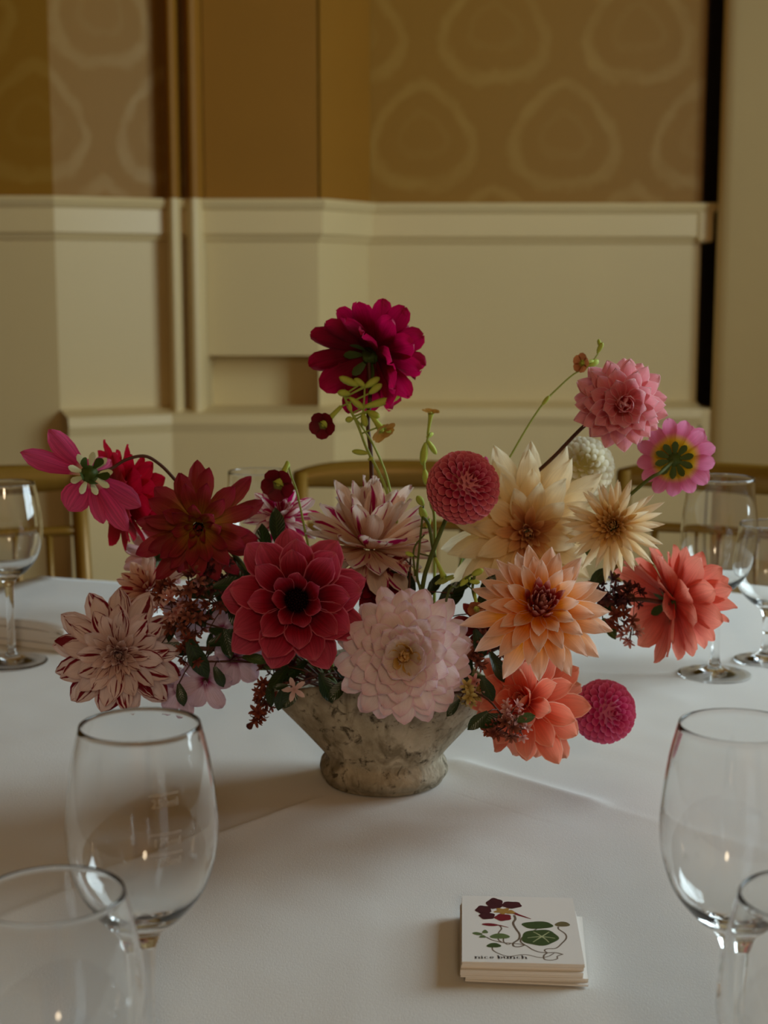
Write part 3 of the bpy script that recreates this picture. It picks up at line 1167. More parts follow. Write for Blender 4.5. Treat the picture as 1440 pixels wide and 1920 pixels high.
def put_ball(root, R, N, mat, th0=6, th1=148, size=1.0, lean=38, core=0.60, core_mat=None):
    """ball dahlia: rolled petals set in a spiral over a sphere; the eye is at +Z"""
    meshes = [petal_mesh('petal', 'spoon', 0.35, c, mat, nu=4, nv=5, ruffle=0.1) for c in (1.15, 1.3, 1.45)]
    C = Vector((0, 0, R * 0.85))
    c0, c1 = cos(radians(th0)), cos(radians(th1))
    for i in range(N):
        t = i / (N - 1)
        th = math.acos(c0 + (c1 - c0) * t ** 1.10)
        az = i * 2.399963
        d = Vector((sin(th) * cos(az), sin(th) * sin(az), cos(th)))
        tg = Vector((cos(th) * cos(az), cos(th) * sin(az), -sin(th)))      # away from the eye
        grow = 0.58 + 0.42 * min(1, th / radians(62))
        a = radians(lean * min(1, th / radians(50)))
        yv = (d * cos(a) + tg * sin(a)).normalized()
        zv = (-tg * cos(a) + d * sin(a)).normalized()          # the hollow of the petal looks at the eye
        xv = yv.cross(zv)
        L = R * (1 - core) * (1.12 if grow > .9 else 1.0) * random.uniform(.95, 1.05)
        Wd = R * 0.235 * size * grow * random.uniform(.93, 1.07) * sqrt(290 / N)
        P = C + d * R * core
        mtx = Matrix(((xv.x * Wd, yv.x * L, zv.x * Wd, P.x), (xv.y * Wd, yv.y * L, zv.y * Wd, P.y), (xv.z * Wd, yv.z * L, zv.z * Wd, P.z), (0, 0, 0, 1)))
        link(bpy.data.objects.new('petal', meshes[i % 3]), root, mtx)
    bm = bmesh.new()
    bmesh.ops.create_icosphere(bm, subdivisions=2, radius=R * core * 1.04, matrix=Matrix.Translation(C))
    obj('flower_core', smooth(bm), core_mat or mat, root)


def put_center(root, R, r, z, mat, n=60, h=0.6):
    """dome of tiny disc florets"""
    bm = bmesh.new()
    for i in range(n):
        t = i / n
        a = i * 2.399963
        rr = r * sqrt(t)
        P = Vector((rr * cos(a), rr * sin(a), z + r * h * (1 - t)))
        s = r * 0.16
        bmesh.ops.create_cone(bm, cap_ends=True, segments=5, radius1=s, radius2=s * 0.35, depth=s * 3.2, matrix=Matrix.Translation(P + Vector((0, 0, s))))
    add_lathe(bm, [(0, z + r * h), (r * .6, z + r * h * .6), (r * 1.05, z), (r * 0.8, z - r * .3)], 16)
    obj('flower_center', bm, mat, root)


def put_calyx(root, R, size=0.26, n=6, mat='sepal', droop=-35, pale=False, zoff=0.0):
    s = R * size
    bm = add_lathe(bmesh.new(), [(0.0, -s * 0.75), (s * .25, -s * .7), (s * .62, -s * 0.3), (s * .75, 0.02 * s), (s * .5, s * .25)], 14)
    for v in bm.verts:
        v.co.z += zoff
    cal = obj('calyx', bm, M[mat], root)
    me = sepal_me(mat)
    for i in range(n):
        mtx = (Matrix.Rotation(2 * pi * i / n + .2, 4, 'Z') @ Matrix.Translation((0, s * .5, -s * .3 + zoff)) @ Matrix.Rotation(radians(droop + random.uniform(-14, 14)), 4, 'X')
               @ Matrix.Diagonal((s * .75, s * 1.5, s, 1)))
        link(bpy.data.objects.new('sepal', me), cal, mtx)
    if pale:
        me2 = sepal_me('sepal_pale')
        for i in range(9):
            mtx = (Matrix.Rotation(2 * pi * i / 9, 4, 'Z') @ Matrix.Translation((0, s * .6, -s * .05 + zoff)) @ Matrix.Rotation(radians(-10 + random.uniform(-12, 12)), 4, 'X')
                   @ Matrix.Diagonal((s * .6, s * 1.3, s, 1)))
            link(bpy.data.objects.new('sepal', me2), cal, mtx)


_sep = {}


def sepal_me(mat):
    if mat not in _sep:
        _sep[mat] = petal_mesh('sepal', 'tip', -0.3, 0.5, M[mat], nu=2, nv=4)
    return _sep[mat]


def put_stem(root, P, n, via=None, to=None, r=0.0019, mat='stem', k=0.35):
    """stem from the bloom down into the bowl, made in the bloom's own frame"""
    if to is None:
        d = Vector((P.x - BC.x, P.y - BC.y, 0))
        if d.length > 0.040:
            d = d.normalized() * 0.040
        to = BC + Vector((d.x, d.y, 0.082))
    inv = root.matrix_basis.inverted()
    if via:
        pts = catmull([P - n * 0.003] + via + [to, BC + Vector(((to - BC).x * .6, (to - BC).y * .6, 0.045))], 6)
    else:
        D = (P - to).length
        pts = bez(P - n * 0.002, P - n * D * k, to + Vector((to.x - BC.x, to.y - BC.y, 0.06)) * min(1, D * 4), to, 12) + [BC + Vector(((to - BC).x * .6, (to - BC).y * .6, 0.045))]
    obj('stem', add_tube(bmesh.new(), [inv @ p for p in pts], [r, r * 1.15] if len(pts) > 2 else r, 7), M[mat], root)


def bloom(label, px, py, Y, dpx, view, mats, layers=(), spin=0.0, ball=None, center=None, calyx=None, stem=True, name='dahlia', stem_kw={}, back=0.25, dirs=None):
    P = at(px, py, Y)
    n = facing(px, py, *view)
    R = dpx / 2 * mpp(P)
    O = P - n * R * back
    root = tag(empty(name, aim(O, n, spin)), label, 'flower', 'flowers in the stone bowl')
    for ly in layers:
        put_petals(root, R, ly, mats)
    if dirs:
        put_dirs(root, R, dirs, mats[0], mpp(P))
    if ball:
        put_ball(root, R, mat=mats[0], **ball)
    if center:
        put_center(root, R, center[0] * R, center[1] * R, mats[center[2]])
    if calyx is not None:
        put_calyx(root, R, **calyx)
    if stem:
        put_stem(root, O, n, **stem_kw)
    return root


# 1 the big red one in front
m1 = petal_mat('petal_red', (30, 2, 10), (166, 16, 46), (208, 80, 108), (218, 112, 132), b0=0.16, m0=0.58, vein=0.26, edge0=.84)
md = plain('dark_disc', (34, 8, 12), 0.9, 0.1, var=0.4, scale=400)
bloom('large open red dahlia with a nearly black center', 556, 1126, 1.12, 282, (0.0, 0.06, 1), [m1, md],
      [dict(rings=[9, 9], L=(0.90, 0.80), W=(0.56, 0.54), tilt=(2, 14), rb=(.13, .12), z=(0, .06), bend=(.0, .3), cup=(.9, 1.0), prof='tip', jit=1.2, var=4),
       dict(rings=[8, 7], L=(0.66, 0.44), W=(0.42, 0.30), tilt=(24, 42), rb=(.12, .10), z=(.09, .12), bend=(.2, .5), cup=(1.0, 1.2), prof='tip', jit=1.3, var=3)],
      spin=0.12, center=(0.17, 0.13, 1), back=.08)

# 2 pale pink in the middle
m2 = petal_mat('petal_blush', (238, 198, 110), (251, 243, 232), (249, 230, 234), (242, 208, 220), b0=0.02, m0=0.36, vein=0.06)
m2b = petal_mat('petal_blush_heart', (206, 150, 40), (232, 190, 96), (244, 220, 170), vein=0.1)
bloom('full pale blush pink dahlia with a yellow heart', 758, 1229, 1.095, 258, (-0.02, -0.02, 1), [m2, m2b],
      [dict(rings=[18, 18, 16, 14, 11, 8], L=(0.98, 0.52), W=(0.40, 0.44), tilt=(-14, 46), rb=(.10, .06), z=(-.06, .16), bend=(.06, .5), cup=(1.0, 1.3), prof='broad', jit=1.0, bins=6, var=3),
       dict(rings=[6, 5, 4], L=(0.40, 0.24), W=(0.20, .10), tilt=(52, 84), rb=(.07, .01), z=(.14, .16), bend=(.5, 1.2), cup=(1.0, 1.4), m=1, prof='tip', jit=2.2, var=3)],
      spin=.3, back=.22)

# 3 streaked one hanging at the left
m3 = petal_mat('petal_streaked', (204, 160, 154), (240, 222, 222), (244, 228, 228), (232, 206, 206), streak=(126, 10, 34), thr=.575, sdens=5.5, slen=.7, vein=.1)
m3b = petal_mat('petal_streaked_heart', (170, 106, 98), (230, 200, 192), (243, 223, 218), streak=(120, 18, 34), thr=.60, vein=.2)
bloom('pale peach dahlia streaked dark red, hanging above the measure-line glass', 222, 1228, 1.14, 236, (-0.03, -0.12, 1), [m3, m3b],
      [dict(rings=[13, 13, 13, 12], L=(1.0, 0.72), W=(0.44, 0.34), tilt=(-16, 26), rb=(.10, .09), z=(-.06, .10), bend=(.0, .35), cup=(.7, 1.1), prof='tip', jit=1.1),
       dict(N=42, L=(0.58, 0.22), W=(0.22, .09), tilt=(36, 84), rb=(.10, .02), z=(.12, .2), bend=(.3, .5), cup=(1.2, 1.5), m=1, prof='point')],
      spin=.1, back=.2, stem_kw=dict(mat='stem_dark'))

# 4 brick red with yellow-orange bases
m4 = petal_mat('petal_brick', (186, 136, 40), (160, 62, 52), (156, 34, 60), b0=0.12, m0=0.58, vein=.24)
m4b = petal_mat('petal_brick_inner', (60, 12, 18), (130, 28, 36), (176, 56, 66), vein=.2)
bloom('brick red dahlia with yellow petal bases and curled petals', 372, 988, 1.17, 222, (-0.05, -0.22, 1), [m4, m4b, md],
      [dict(rings=[11, 12, 11, 9], L=(1.02, 0.72), W=(0.40, 0.34), tilt=(-16, 44), rb=(.12, .10), z=(0, .1), bend=(-.25, .5), cup=(1.2, 1.5), prof='tip', jit=2.6, var=4),
       dict(N=14, L=(0.46, 0.22), W=(0.18, .10), tilt=(42, 78), rb=(.10, .03), z=(.1, .14), bend=(.4, .8), cup=(1.2, 1.5), m=0, prof='point', jit=1.5)],
      spin=.5, center=(.09, .12, 2), back=.1)

# 5 crimson behind at the left
m5 = petal_mat('petal_crimson', (168, 4, 32), (182, 6, 36), (198, 22, 56), m0=.5, vein=.16)
bloom('deep crimson dahlia behind the hot pink flower', 240, 928, 1.235, 190, (0.75, 0.12, -0.32), [m5],
      [dict(rings=[11, 11, 10, 8], L=(1.0, 0.92), W=(0.62, 0.54), tilt=(-8, 62), rb=(.12, .05), z=(0, .1), bend=(.1, .3), cup=(.8, 1.1), prof='tip', jit=1.2)],
      calyx=dict(size=.22), spin=.3, stem_kw=dict(mat='stem_dark', via=[at(240, 945, 1.25), at(330, 1000, 1.27), at(470, 1090, 1.27), at(600, 1200, 1.255)]))

# 6 hot pink single flower seen from behind
m6 = petal_mat('petal_hot_pink', (244, 224, 190), (204, 48, 110), (218, 84, 136), b0=.05, m0=.22, vein=.3)
P6 = at(172, 888, 1.165)
bloom('hot pink single flower seen from behind with pale green sepals', 168, 889, 1.165, 196, (-0.22, -0.15, -0.95), [m6],
      dirs=[(-78, -76, 46, 2), (-126, -30, 44, 3), (-40, 66, 62, 12), (26, 90, 36, 4), (98, 52, 50, 2), (72, 102, 44, 0), (60, -40, 40, 40), (10, -46, 40, 50)],
      calyx=dict(size=.24, n=5, pale=True, droop=-60), spin=.25, back=0.0,
      stem_kw=dict(via=[at(205, 880, 1.175), at(236, 862, 1.18), at(270, 855, 1.185), at(296, 868, 1.19), at(322, 893, 1.195), at(345, 925, 1.2), at(400, 1030, 1.21), at(540, 1210, 1.225)], mat='stem_dark', r=.0013))

# 7 tall dark crimson at the top
m7 = petal_mat('petal_dark_crimson', (118, 0, 34), (128, 0, 38), (190, 14, 78), m0=.5, vein=.22, trans=.48)
bloom('tall dark crimson dahlia standing above all the others', 702, 661, 1.26, 210, (0.50, 0.36, -0.50), [m7],
      [dict(rings=[11, 11, 10, 9], L=(1.02, 0.86), W=(.50, .44), tilt=(-28, 58), rb=(.12, .06), z=(0, .12), bend=(-.35, .3), cup=(.6, 1.0), prof='round', jit=1.6, ruffle=1.0)],
      calyx=dict(size=.24), spin=.9, back=.1, stem_kw=dict(via=[at(694, 740, 1.25), at(690, 800, 1.245), at(697, 900, 1.24)], mat='stem_dark', r=.0017))

# 8 white and peach one rising in the middle
m8 = petal_mat('petal_ivory', (226, 182, 140), (240, 208, 180), (246, 232, 222), streak=(178, 20, 92), thr=.60, sdens=5.0, vein=.1, trans=.48)
bloom('ivory white dahlia with thin magenta streaks turned upwards', 692, 1030, 1.215, 276, (0.08, 0.90, 0.34), [m8],
      [dict(rings=[12, 16, 16, 15, 12], L=(0.78, 1.0), W=(.34, .38), tilt=(-34, 80), rb=(.10, .06), z=(0, .06), bend=(.25, .4), cup=(.9, 1.2), prof='tip', var=3, jit=1.4)],
      spin=.2, back=.0)

# 9 red ball
m9 = petal_mat('petal_red_ball', (160, 30, 60), (174, 38, 68), (218, 108, 120), (230, 140, 146), vein=.08, edge0=.80, trans=.2)
bloom('tight deep rose-red ball dahlia on a bare slanting stem', 868, 914, 1.115, 141, (0.30, 0.32, 0.9), [m9], ball=dict(N=290, size=1.32, lean=50, core=.68, th0=3), back=.85,
      stem_kw=dict(via=[at(838, 968, 1.135), at(820, 1012, 1.14), at(803, 1058, 1.15), at(791, 1108, 1.16)], mat='stem', r=.0017))

# 10 big cream
m10 = petal_mat('petal_cream', (226, 168, 104), (248, 222, 166), (252, 242, 210), b0=.02, m0=.4, vein=.08, trans=.48)
m10b = petal_mat('petal_cream_heart', (190, 110, 70), (222, 164, 110), (240, 206, 150), vein=.15)
bloom('huge cream dahlia with long pointed petals', 990, 1000, 1.215, 316, (0.02, -0.16, 1), [m10, m10b],
      [dict(rings=[14, 14, 13, 12], L=(1.02, 0.72), W=(.36, .30), tilt=(-8, 32), rb=(.10, .08), z=(-.05, .12), bend=(.05, .35), cup=(.8, 1.2), prof='point', jit=1.3),
       dict(N=30, L=(0.55, 0.18), W=(0.18, .06), tilt=(38, 80), rb=(.08, .02), z=(.12, .2), bend=(.3, .8), cup=(1.2, 1.5), m=1, prof='needle', jit=1.4)],
      spin=.35, back=.2)

# 11 cream cactus type
m11 = petal_mat('petal_buff', (224, 170, 104), (248, 220, 166), (252, 240, 212), m0=.45, vein=.1, trans=.48)
m11b = petal_mat('petal_buff_heart', (160, 112, 50), (226, 182, 106), (246, 214, 152), vein=.2)
bloom('buff spiky dahlia with narrow petals and a tight brown-gold center', 1148, 985, 1.17, 172, (-0.10, 0.10, 1), [m11, m11b],
      [dict(rings=[17, 16, 15], L=(1.06, 0.74), W=(.22, .19), tilt=(-22, 16), rb=(.16, .14), z=(-.05, .06), bend=(.0, .1), cup=(1.0, 1.3), prof='needle', jit=1.8),
       dict(N=64, L=(0.52, 0.15), W=(.15, .07), tilt=(30, 86), rb=(.22, .02), z=(.05, .2), bend=(.4, .7), cup=(1.2, 1.5), m=1, prof='point', jit=.8)],
      calyx=dict(size=.34, zoff=-.004), spin=.1, back=.15)

# 12 white ball at the back
m12 = petal_mat('petal_white_ball', (226, 212, 150), (242, 236, 206), (248, 245, 228), vein=.05, trans=.48)
bloom('small creamy white ball dahlia behind the cream ones', 1094, 876, 1.29, 116, (0.05, 0.2, 0.9), [m12], ball=dict(N=190, size=1.2, lean=46, core=.66), back=.85)

# 13 pink ball-shaped dahlia top right
m13 = petal_mat('petal_pink', (224, 104, 92), (238, 142, 154), (246, 176, 184), (252, 208, 210), vein=.08, edge0=.82)
bloom('rounded salmon pink dahlia with cupped petals on a long stem', 1168, 757, 1.14, 226, (0.10, -0.02, 1), [m13],
      [dict(rings=[14, 15, 15, 14, 12, 9, 6, 4], L=(0.90, 0.48), W=(.40, .34), tilt=(-60, 76), rb=(.06, .03), z=(.06, .40), bend=(.5, .7), cup=(1.1, 1.4), prof='tip', jit=1.3, var=3)],
      calyx=dict(size=.2), spin=.2, back=.42,
      stem_kw=dict(via=[at(1128, 780, 1.17), at(1094, 800, 1.19), at(1040, 855, 1.215), at(984, 909, 1.245), at(930, 985, 1.27), at(840, 1150, 1.255)], mat='stem_dark', r=.0015))

# 14 pink and yellow, seen from the back
m14 = petal_mat('petal_pink_yellow', (226, 196, 20), (234, 206, 60), (238, 156, 196), b0=.30, m0=.42, vein=.1, trans=.48)
k_ = m14.node_tree
for nd in k_.nodes:
    if nd.type == 'VALTORGB' and len(nd.color_ramp.elements) == 3:
        nd.color_ramp.elements.new(.60).color = lin((232, 130, 176))
bloom('pink dahlia seen from behind with yellow petal bases', 1264, 862, 1.215, 150, (0.10, 0.10, -1), [m14],
      [dict(rings=[13, 13, 12, 11], L=(0.92, 0.94), W=(.42, .40), tilt=(4, 34), rb=(.10, .08), z=(0, .14), bend=(.1, .3), cup=(.7, 1.0), prof='round', jit=.8)],
      calyx=dict(size=.25, n=10, droop=-4), spin=.2, back=-.1,
      stem_kw=dict(via=[at(1238, 886, 1.195), at(1212, 902, 1.195), at(1120, 980, 1.21), at(960, 1110, 1.22), at(800, 1220, 1.23)], mat='stem', r=.0014))

# 15 coral at the right
m15 = petal_mat('petal_coral', (224, 94, 80), (236, 112, 96), (244, 156, 134), vein=.14, trans=.48)
bloom('coral dahlia turned aside with its green calyx showing', 1272, 1122, 1.25, 226, (0.78, 0.30, -0.20), [m15],
      [dict(rings=[11, 12, 11, 10, 8], L=(1.0, 0.9), W=(.54, .48), tilt=(-34, 66), rb=(.10, .05), z=(-.02, .16), bend=(.1, .3), cup=(.8, 1.1), prof='tip', var=3, jit=1.6)],
      calyx=dict(size=.22, n=7, droop=-20), spin=.4, back=.15, stem_kw=dict(mat='stem_dark', via=[at(1235, 1128, 1.23), at(1180, 1125, 1.225), at(1080, 1150, 1.225), at(900, 1230, 1.23)]))

# 16 orange with the red bud heart
m16 = petal_mat('petal_orange', (236, 116, 14), (246, 160, 44), (252, 224, 208), b0=.02, m0=.46, vein=.1, edge=(252, 228, 212), edge0=.86, trans=.48)
m16b = petal_mat('petal_orange_bud', (120, 22, 30), (176, 54, 56), (232, 166, 150), m0=.55, vein=.12)
bloom('orange dahlia with pale petal tips and a dark red bud center', 1014, 1134, 1.085, 250, (0.16, 0.34, 0.92), [m16, m16b],
      [dict(rings=[13, 14, 13, 11], L=(1.04, 0.64), W=(.34, .28), tilt=(-14, 34), rb=(.12, .10), z=(-.04, .08), bend=(-.05, .35), cup=(.9, 1.2), prof='point', jit=1.3),
       dict(N=40, L=(0.52, 0.42), W=(.17, .12), tilt=(64, 88), rb=(.19, .02), z=(.08, .16), bend=(.55, .5), cup=(1.2, 1.5), m=1, prof='point', jit=.7)],
      spin=.25, back=.2)

# 17 coral-orange lower right
m17 = petal_mat('petal_salmon', (190, 34, 44), (236, 112, 84), (246, 158, 130), (250, 198, 172), vein=.1, edge0=.85, trans=.48)
bloom('salmon orange dahlia drooping over the bowl rim, petals swept sideways', 985, 1318, 1.125, 234, (-0.28, 0.22, 0.9), [m17],
      [dict(rings=[11, 11, 10, 8, 6], L=(1.04, 0.66), W=(.50, .42), tilt=(-46, 54), rb=(.10, .05), z=(-.02, .18), bend=(-.15, .6), cup=(1.0, 1.4), prof='tip', jit=1.8, var=3),
       dict(N=12, L=(0.5, 0.26), W=(.26, .14), tilt=(56, 82), rb=(.06, .01), z=(.14, .18), bend=(.5, .8), cup=(1.3, 1.5), prof='tip', jit=1.5)],
      spin=.55, back=.1, stem_kw=dict(k=.2), center=(.10, .12, 0))

# 18 magenta ball on the far right, low
m18 = petal_mat('petal_magenta_ball', (184, 38, 96), (196, 44, 104), (224, 100, 146), (230, 122, 160), vein=.08, edge0=.8, trans=.2)
bloom('small magenta ball dahlia hanging low beside the salmon one', 1132, 1334, 1.19, 122, (0.35, -0.05, 0.9), [m18], ball=dict(N=230, size=1.28, lean=48, core=.68, th0=3), back=.85)

# 19 striped behind
m19 = petal_mat('petal_bicolour', (196, 30, 100), (240, 214, 208), (248, 236, 232), b0=.1, m0=.5, streak=(190, 16, 96), thr=.50, sdens=3.0, slen=.5, vein=.1, trans=.48)
bloom('white and magenta striped dahlia tucked behind the red one', 528, 962, 1.265, 138, (0.05, 0.5, 0.8), [m19],
      [dict(rings=[11, 11, 10, 8], L=(1.02, 0.6), W=(.36, .28), tilt=(0, 56), rb=(.12, .06), z=(0, .15), bend=(.1, .5), cup=(.9, 1.3), prof='tip', jit=1.6)], spin=.2)

# 20 dark maroon deep between
m20 = petal_mat('petal_maroon', (40, 0, 8), (104, 6, 20), (140, 16, 32), vein=.2)
bloom('dark maroon dahlia deep between the red and the blush ones', 712, 1088, 1.20, 120, (0.1, 0.15, 1), [m20, md],
      [dict(rings=[10, 10, 8], L=(1.0, 0.6), W=(.44, .36), tilt=(2, 44), rb=(.12, .1), z=(0, .1), bend=(.1, .4), cup=(.8, 1.0), prof='tip')], center=(.16, .1, 1))

# 21 pale pink at the back left, 22 peach and red streaked
m21 = petal_mat('petal_pale_pink', (214, 150, 150), (228, 178, 178), (236, 196, 196), vein=.1, trans=.4)
bloom('pale pink dahlia with frilled petals far back below the crimson one', 290, 1042, 1.285, 130, (-0.45, 0.1, -0.75), [m21],
      [dict(rings=[12, 12, 10], L=(1.0, 0.8), W=(.34, .3), tilt=(0, 44), rb=(.12, .06), z=(0, .12), bend=(.1, .3), cup=(.7, 1.0), prof='round', ruffle=1.2, jit=1.2)], calyx=dict(size=.2))
m22 = petal_mat('petal_peach_red', (150, 24, 40), (226, 170, 142), (240, 208, 186), b0=.08, m0=.4, streak=(150, 18, 40), thr=.57, sdens=4.0, vein=.12, trans=.48)
bloom('peach dahlia with red petal bases behind the streaked one', 272, 1098, 1.205, 150, (-0.30, 0.35, 0.5), [m22],
      [dict(rings=[10, 10, 8, 6], L=(1.02, 0.6), W=(.34, .28), tilt=(-8, 56), rb=(.12, .06), z=(0, .15), bend=(.1, .4), cup=(.9, 1.3), prof='tip', jit=1.7)], spin=.5)
# 23 second dark red low behind the orange one, 24 hot pink peeping behind the red ball
m23 = petal_mat('petal_wine', (70, 6, 16), (136, 36, 40), (168, 62, 60), vein=.2)
bloom('small wine red dahlia half hidden under the orange one', 905, 1170, 1.16, 104, (-.1, .2, 1), [m23, md],
      [dict(rings=[10, 9, 8], L=(1.0, 0.6), W=(.4, .34), tilt=(4, 50), rb=(.12, .08), z=(0, .1), bend=(.1, .5), cup=(.8, 1.2), prof='tip', jit=1.2)], center=(.12, .1, 1))
bloom('hot pink flower peeping out behind the red ball dahlia', 912, 888, 1.30, 66, (.1, .3, .9), [m6],
      [dict(rings=[9, 8], L=(1.0, 0.7), W=(.4, .34), tilt=(4, 50), rb=(.12, .08), z=(0, .1), bend=(.1, .5), cup=(.8, 1.0), prof='tip')])

# ------------------------------------------------------------------ pale pink trumpets at the lower left
mt = petal_mat('petal_lilac_pink', (150, 26, 96), (224, 200, 222), (218, 194, 220), b0=.06, m0=.3, vein=.16, trans=.4)
for i, (px, py, Y, d, vw, lab) in enumerate((
        (440, 1236, 1.175, 108, (.15, -.1, 1), 'pale lilac-pink trumpet flower beside the red dahlia'),
        (385, 1278, 1.165, 112, (-.05, -.35, .9), 'pale lilac-pink trumpet flower facing down above a dark leaf'),
        (335, 1292, 1.18, 104, (-.35, -.3, .8), 'pale pink trumpet flower tucked against the red-streaked dahlia'),
        (345, 1158, 1.185, 92, (-.1, .2, 1), 'pale pink trumpet flower under the brown sepal clusters'),
        (418, 1178, 1.20, 74, (.25, .1, 1), 'small pink veined trumpet flower in the shade of the red dahlia'))):
    bloom(lab, px, py, Y, d, vw, [mt],
          [dict(rings=[6], L=(1.0, 1.0), W=(.72, .72), tilt=(24, 24), rb=(.05, .05), z=(0, 0), bend=(-.1, -.1), cup=(.6, .6), prof='broad', jit=1.4, bins=1, var=3, ruffle=1.5),
           dict(rings=[5], L=(.36, .36), W=(.05, .05), tilt=(72, 72), rb=(.02, .02), z=(0, 0), bend=(.3, .3), cup=(1, 1), prof='needle', bins=1)],
          spin=i * .7, name='trumpet_flower', calyx=dict(size=.16, n=5), back=.1)

# ------------------------------------------------------------------ sprigs: leaves and clusters of small brown-pink sepal stars
leaf_meshes = [petal_mesh('leaf', 'point', b, .5, M['leaf'], nu=4, nv=6, ruffle=.3) for b in (-.5, -.2, .2)]
leaf_mid = [petal_mesh('leaf', 'point', b, .5, M['leaf_mid'], nu=4, nv=6, ruffle=.3) for b in (-.5, .1)]


def star_mesh(mat, n=5, up=38):
    bm = bmesh.new()
    uvl = bm.loops.layers.uv.new('UVMap')
    for i in range(n):
        Rm = Matrix.Rotation(2 * pi * i / n, 4, 'Z') @ Matrix.Rotation(radians(up), 4, 'X')
        rows = [(0.10, 0.06), (0.22, 0.5), (0.16, 0.85), (0.02, 1.0)]
        pr = None
        for q, (w, y) in enumerate(rows):
            cur = [bm.verts.new(Rm @ Vector((sx * w, y, 0.25 * w * abs(sx) - 0.18 * y * y))) for sx in (-1, 0, 1)]
            if pr:
                for s in range(2):
                    f = bm.faces.new((pr[s], pr[s + 1], cur[s + 1], cur[s]))
                    f.smooth = True
                    for l, uvv in zip(f.loops, ((s / 2, (q - 1) / 3), ((s + 1) / 2, (q - 1) / 3), ((s + 1) / 2, q / 3), (s / 2, q / 3))):
                        l[uvl].uv = uvv
            pr = cur
    add_tube(bm, [(0, 0, -.7), (0, 0, .08)], [.05, .10], 5)
    me = bpy.data.meshes.new('sepal_star')
    bm.to_mesh(me)
    bm.free()
    me.materials.append(mat)
    return me


sm = {'brown': petal_mat('sepal_brown', (70, 30, 22), (132, 72, 54), (168, 104, 84), vein=.2, trans=.2),
      'rust': petal_mat('sepal_rust', (84, 30, 20), (122, 56, 38), (150, 84, 56), vein=.2, trans=.2),
      'pale': petal_mat('sepal_straw', (132, 104, 46), (188, 164, 92), (206, 190, 130), vein=.15, trans=.25),
      'pink': petal_mat('sepal_pink', (170, 90, 84), (206, 150, 140), (222, 180, 172), vein=.12, trans=.3),
      'dark': petal_mat('sepal_dark', (36, 14, 16), (76, 30, 30), (104, 50, 44), vein=.2, trans=.15)}
STAR = {k_: star_mesh(m_) for k_, m_ in sm.items()}


def sprig(label, px, py, Y, clusters, leaves, to=None, via=None, r=.0011, name='leafy_sprig'):
    """clusters: (px,py,Y,spread_px,count,kind,size_px); leaves: (px,py,dx,dy,len_px,mat)  pixel readings of this sprig"""
    T = at(px, py, Y)
    d = Vector((T.x - BC.x, T.y - BC.y, 0))
    if to is None:
        to = BC + Vector((d.x, d.y, 0)).normalized() * min(.045, d.length) + Vector((0, 0, .080))
    root = tag(empty(name, Matrix.Translation(to)), label, 'foliage', 'sprigs of foliage in the bowl')
    pts = catmull([to - (to - BC) * .35, to] + (via or [(to * .5 + T * .5) + Vector((0, 0, .012))]) + [T], 6)
    obj('stem', add_tube(bmesh.new(), [p - to for p in pts], [r * 1.3, r * .7], 6), M['stem_dark'], root)
    for (lx, ly, dx, dy, ln, mt_) in leaves:
        P = at(lx, ly, Y + random.uniform(-.012, .012))
        s = mpp(P)
        yv = (RT * dx - UP * dy + FW * random.uniform(-.35, .1)).normalized()
        zv = (-FW * .8 + Vector((0, 0, .5)) + RT * random.uniform(-.4, .4))
        zv = (zv - yv * zv.dot(yv)).normalized()
        xv = yv.cross(zv)
        L, Wd = ln * s, ln * s * random.uniform(.42, .52)
        P -= to
        mtx = Matrix(((xv.x * Wd, yv.x * L, zv.x * L, P.x), (xv.y * Wd, yv.y * L, zv.y * L, P.y), (xv.z * Wd, yv.z * L, zv.z * L, P.z), (0, 0, 0, 1)))
        link(bpy.data.objects.new('leaf', random.choice(leaf_meshes if mt_ == 'd' else leaf_mid)), root, mtx)
        # leaf stalk back to the stem
        q = min(pts, key=lambda w: (w - to - P).length)
        obj('leaf_stalk', add_tube(bmesh.new(), [q - to, (q - to + P) * .5 + Vector((0, 0, .001)), P], r * .5, 5), M['stem_dark'], root)
    for (cx, cy, cY, sp, cnt, kind, sz) in clusters:
        C = at(cx, cy, cY)
        s = mpp(C)
        bm = bmesh.new()
        q = min(pts, key=lambda w: (w - C).length)
        for i in range(cnt):
            dv = Vector((random.gauss(0, 1), random.gauss(0, .8), random.gauss(0, 1)))
            dv = dv.normalized() * random.uniform(.35, 1) * sp * s
            n = (dv.normalized() + Vector((0, -.8, .1))).normalized()
            P = C + dv
            link(bpy.data.objects.new('sepal_star', STAR[kind]), root, aim(P - to, n, random.uniform(0, 6), sz * s * random.uniform(.8, 1.2)))
            add_tube(bm, [q - to, (q - to) * .45 + (C - to) * .55, P - to - n * sz * s * .5], r * .35, 4)
        obj('stalk', bm, M['stem_dark'], root)
    return root


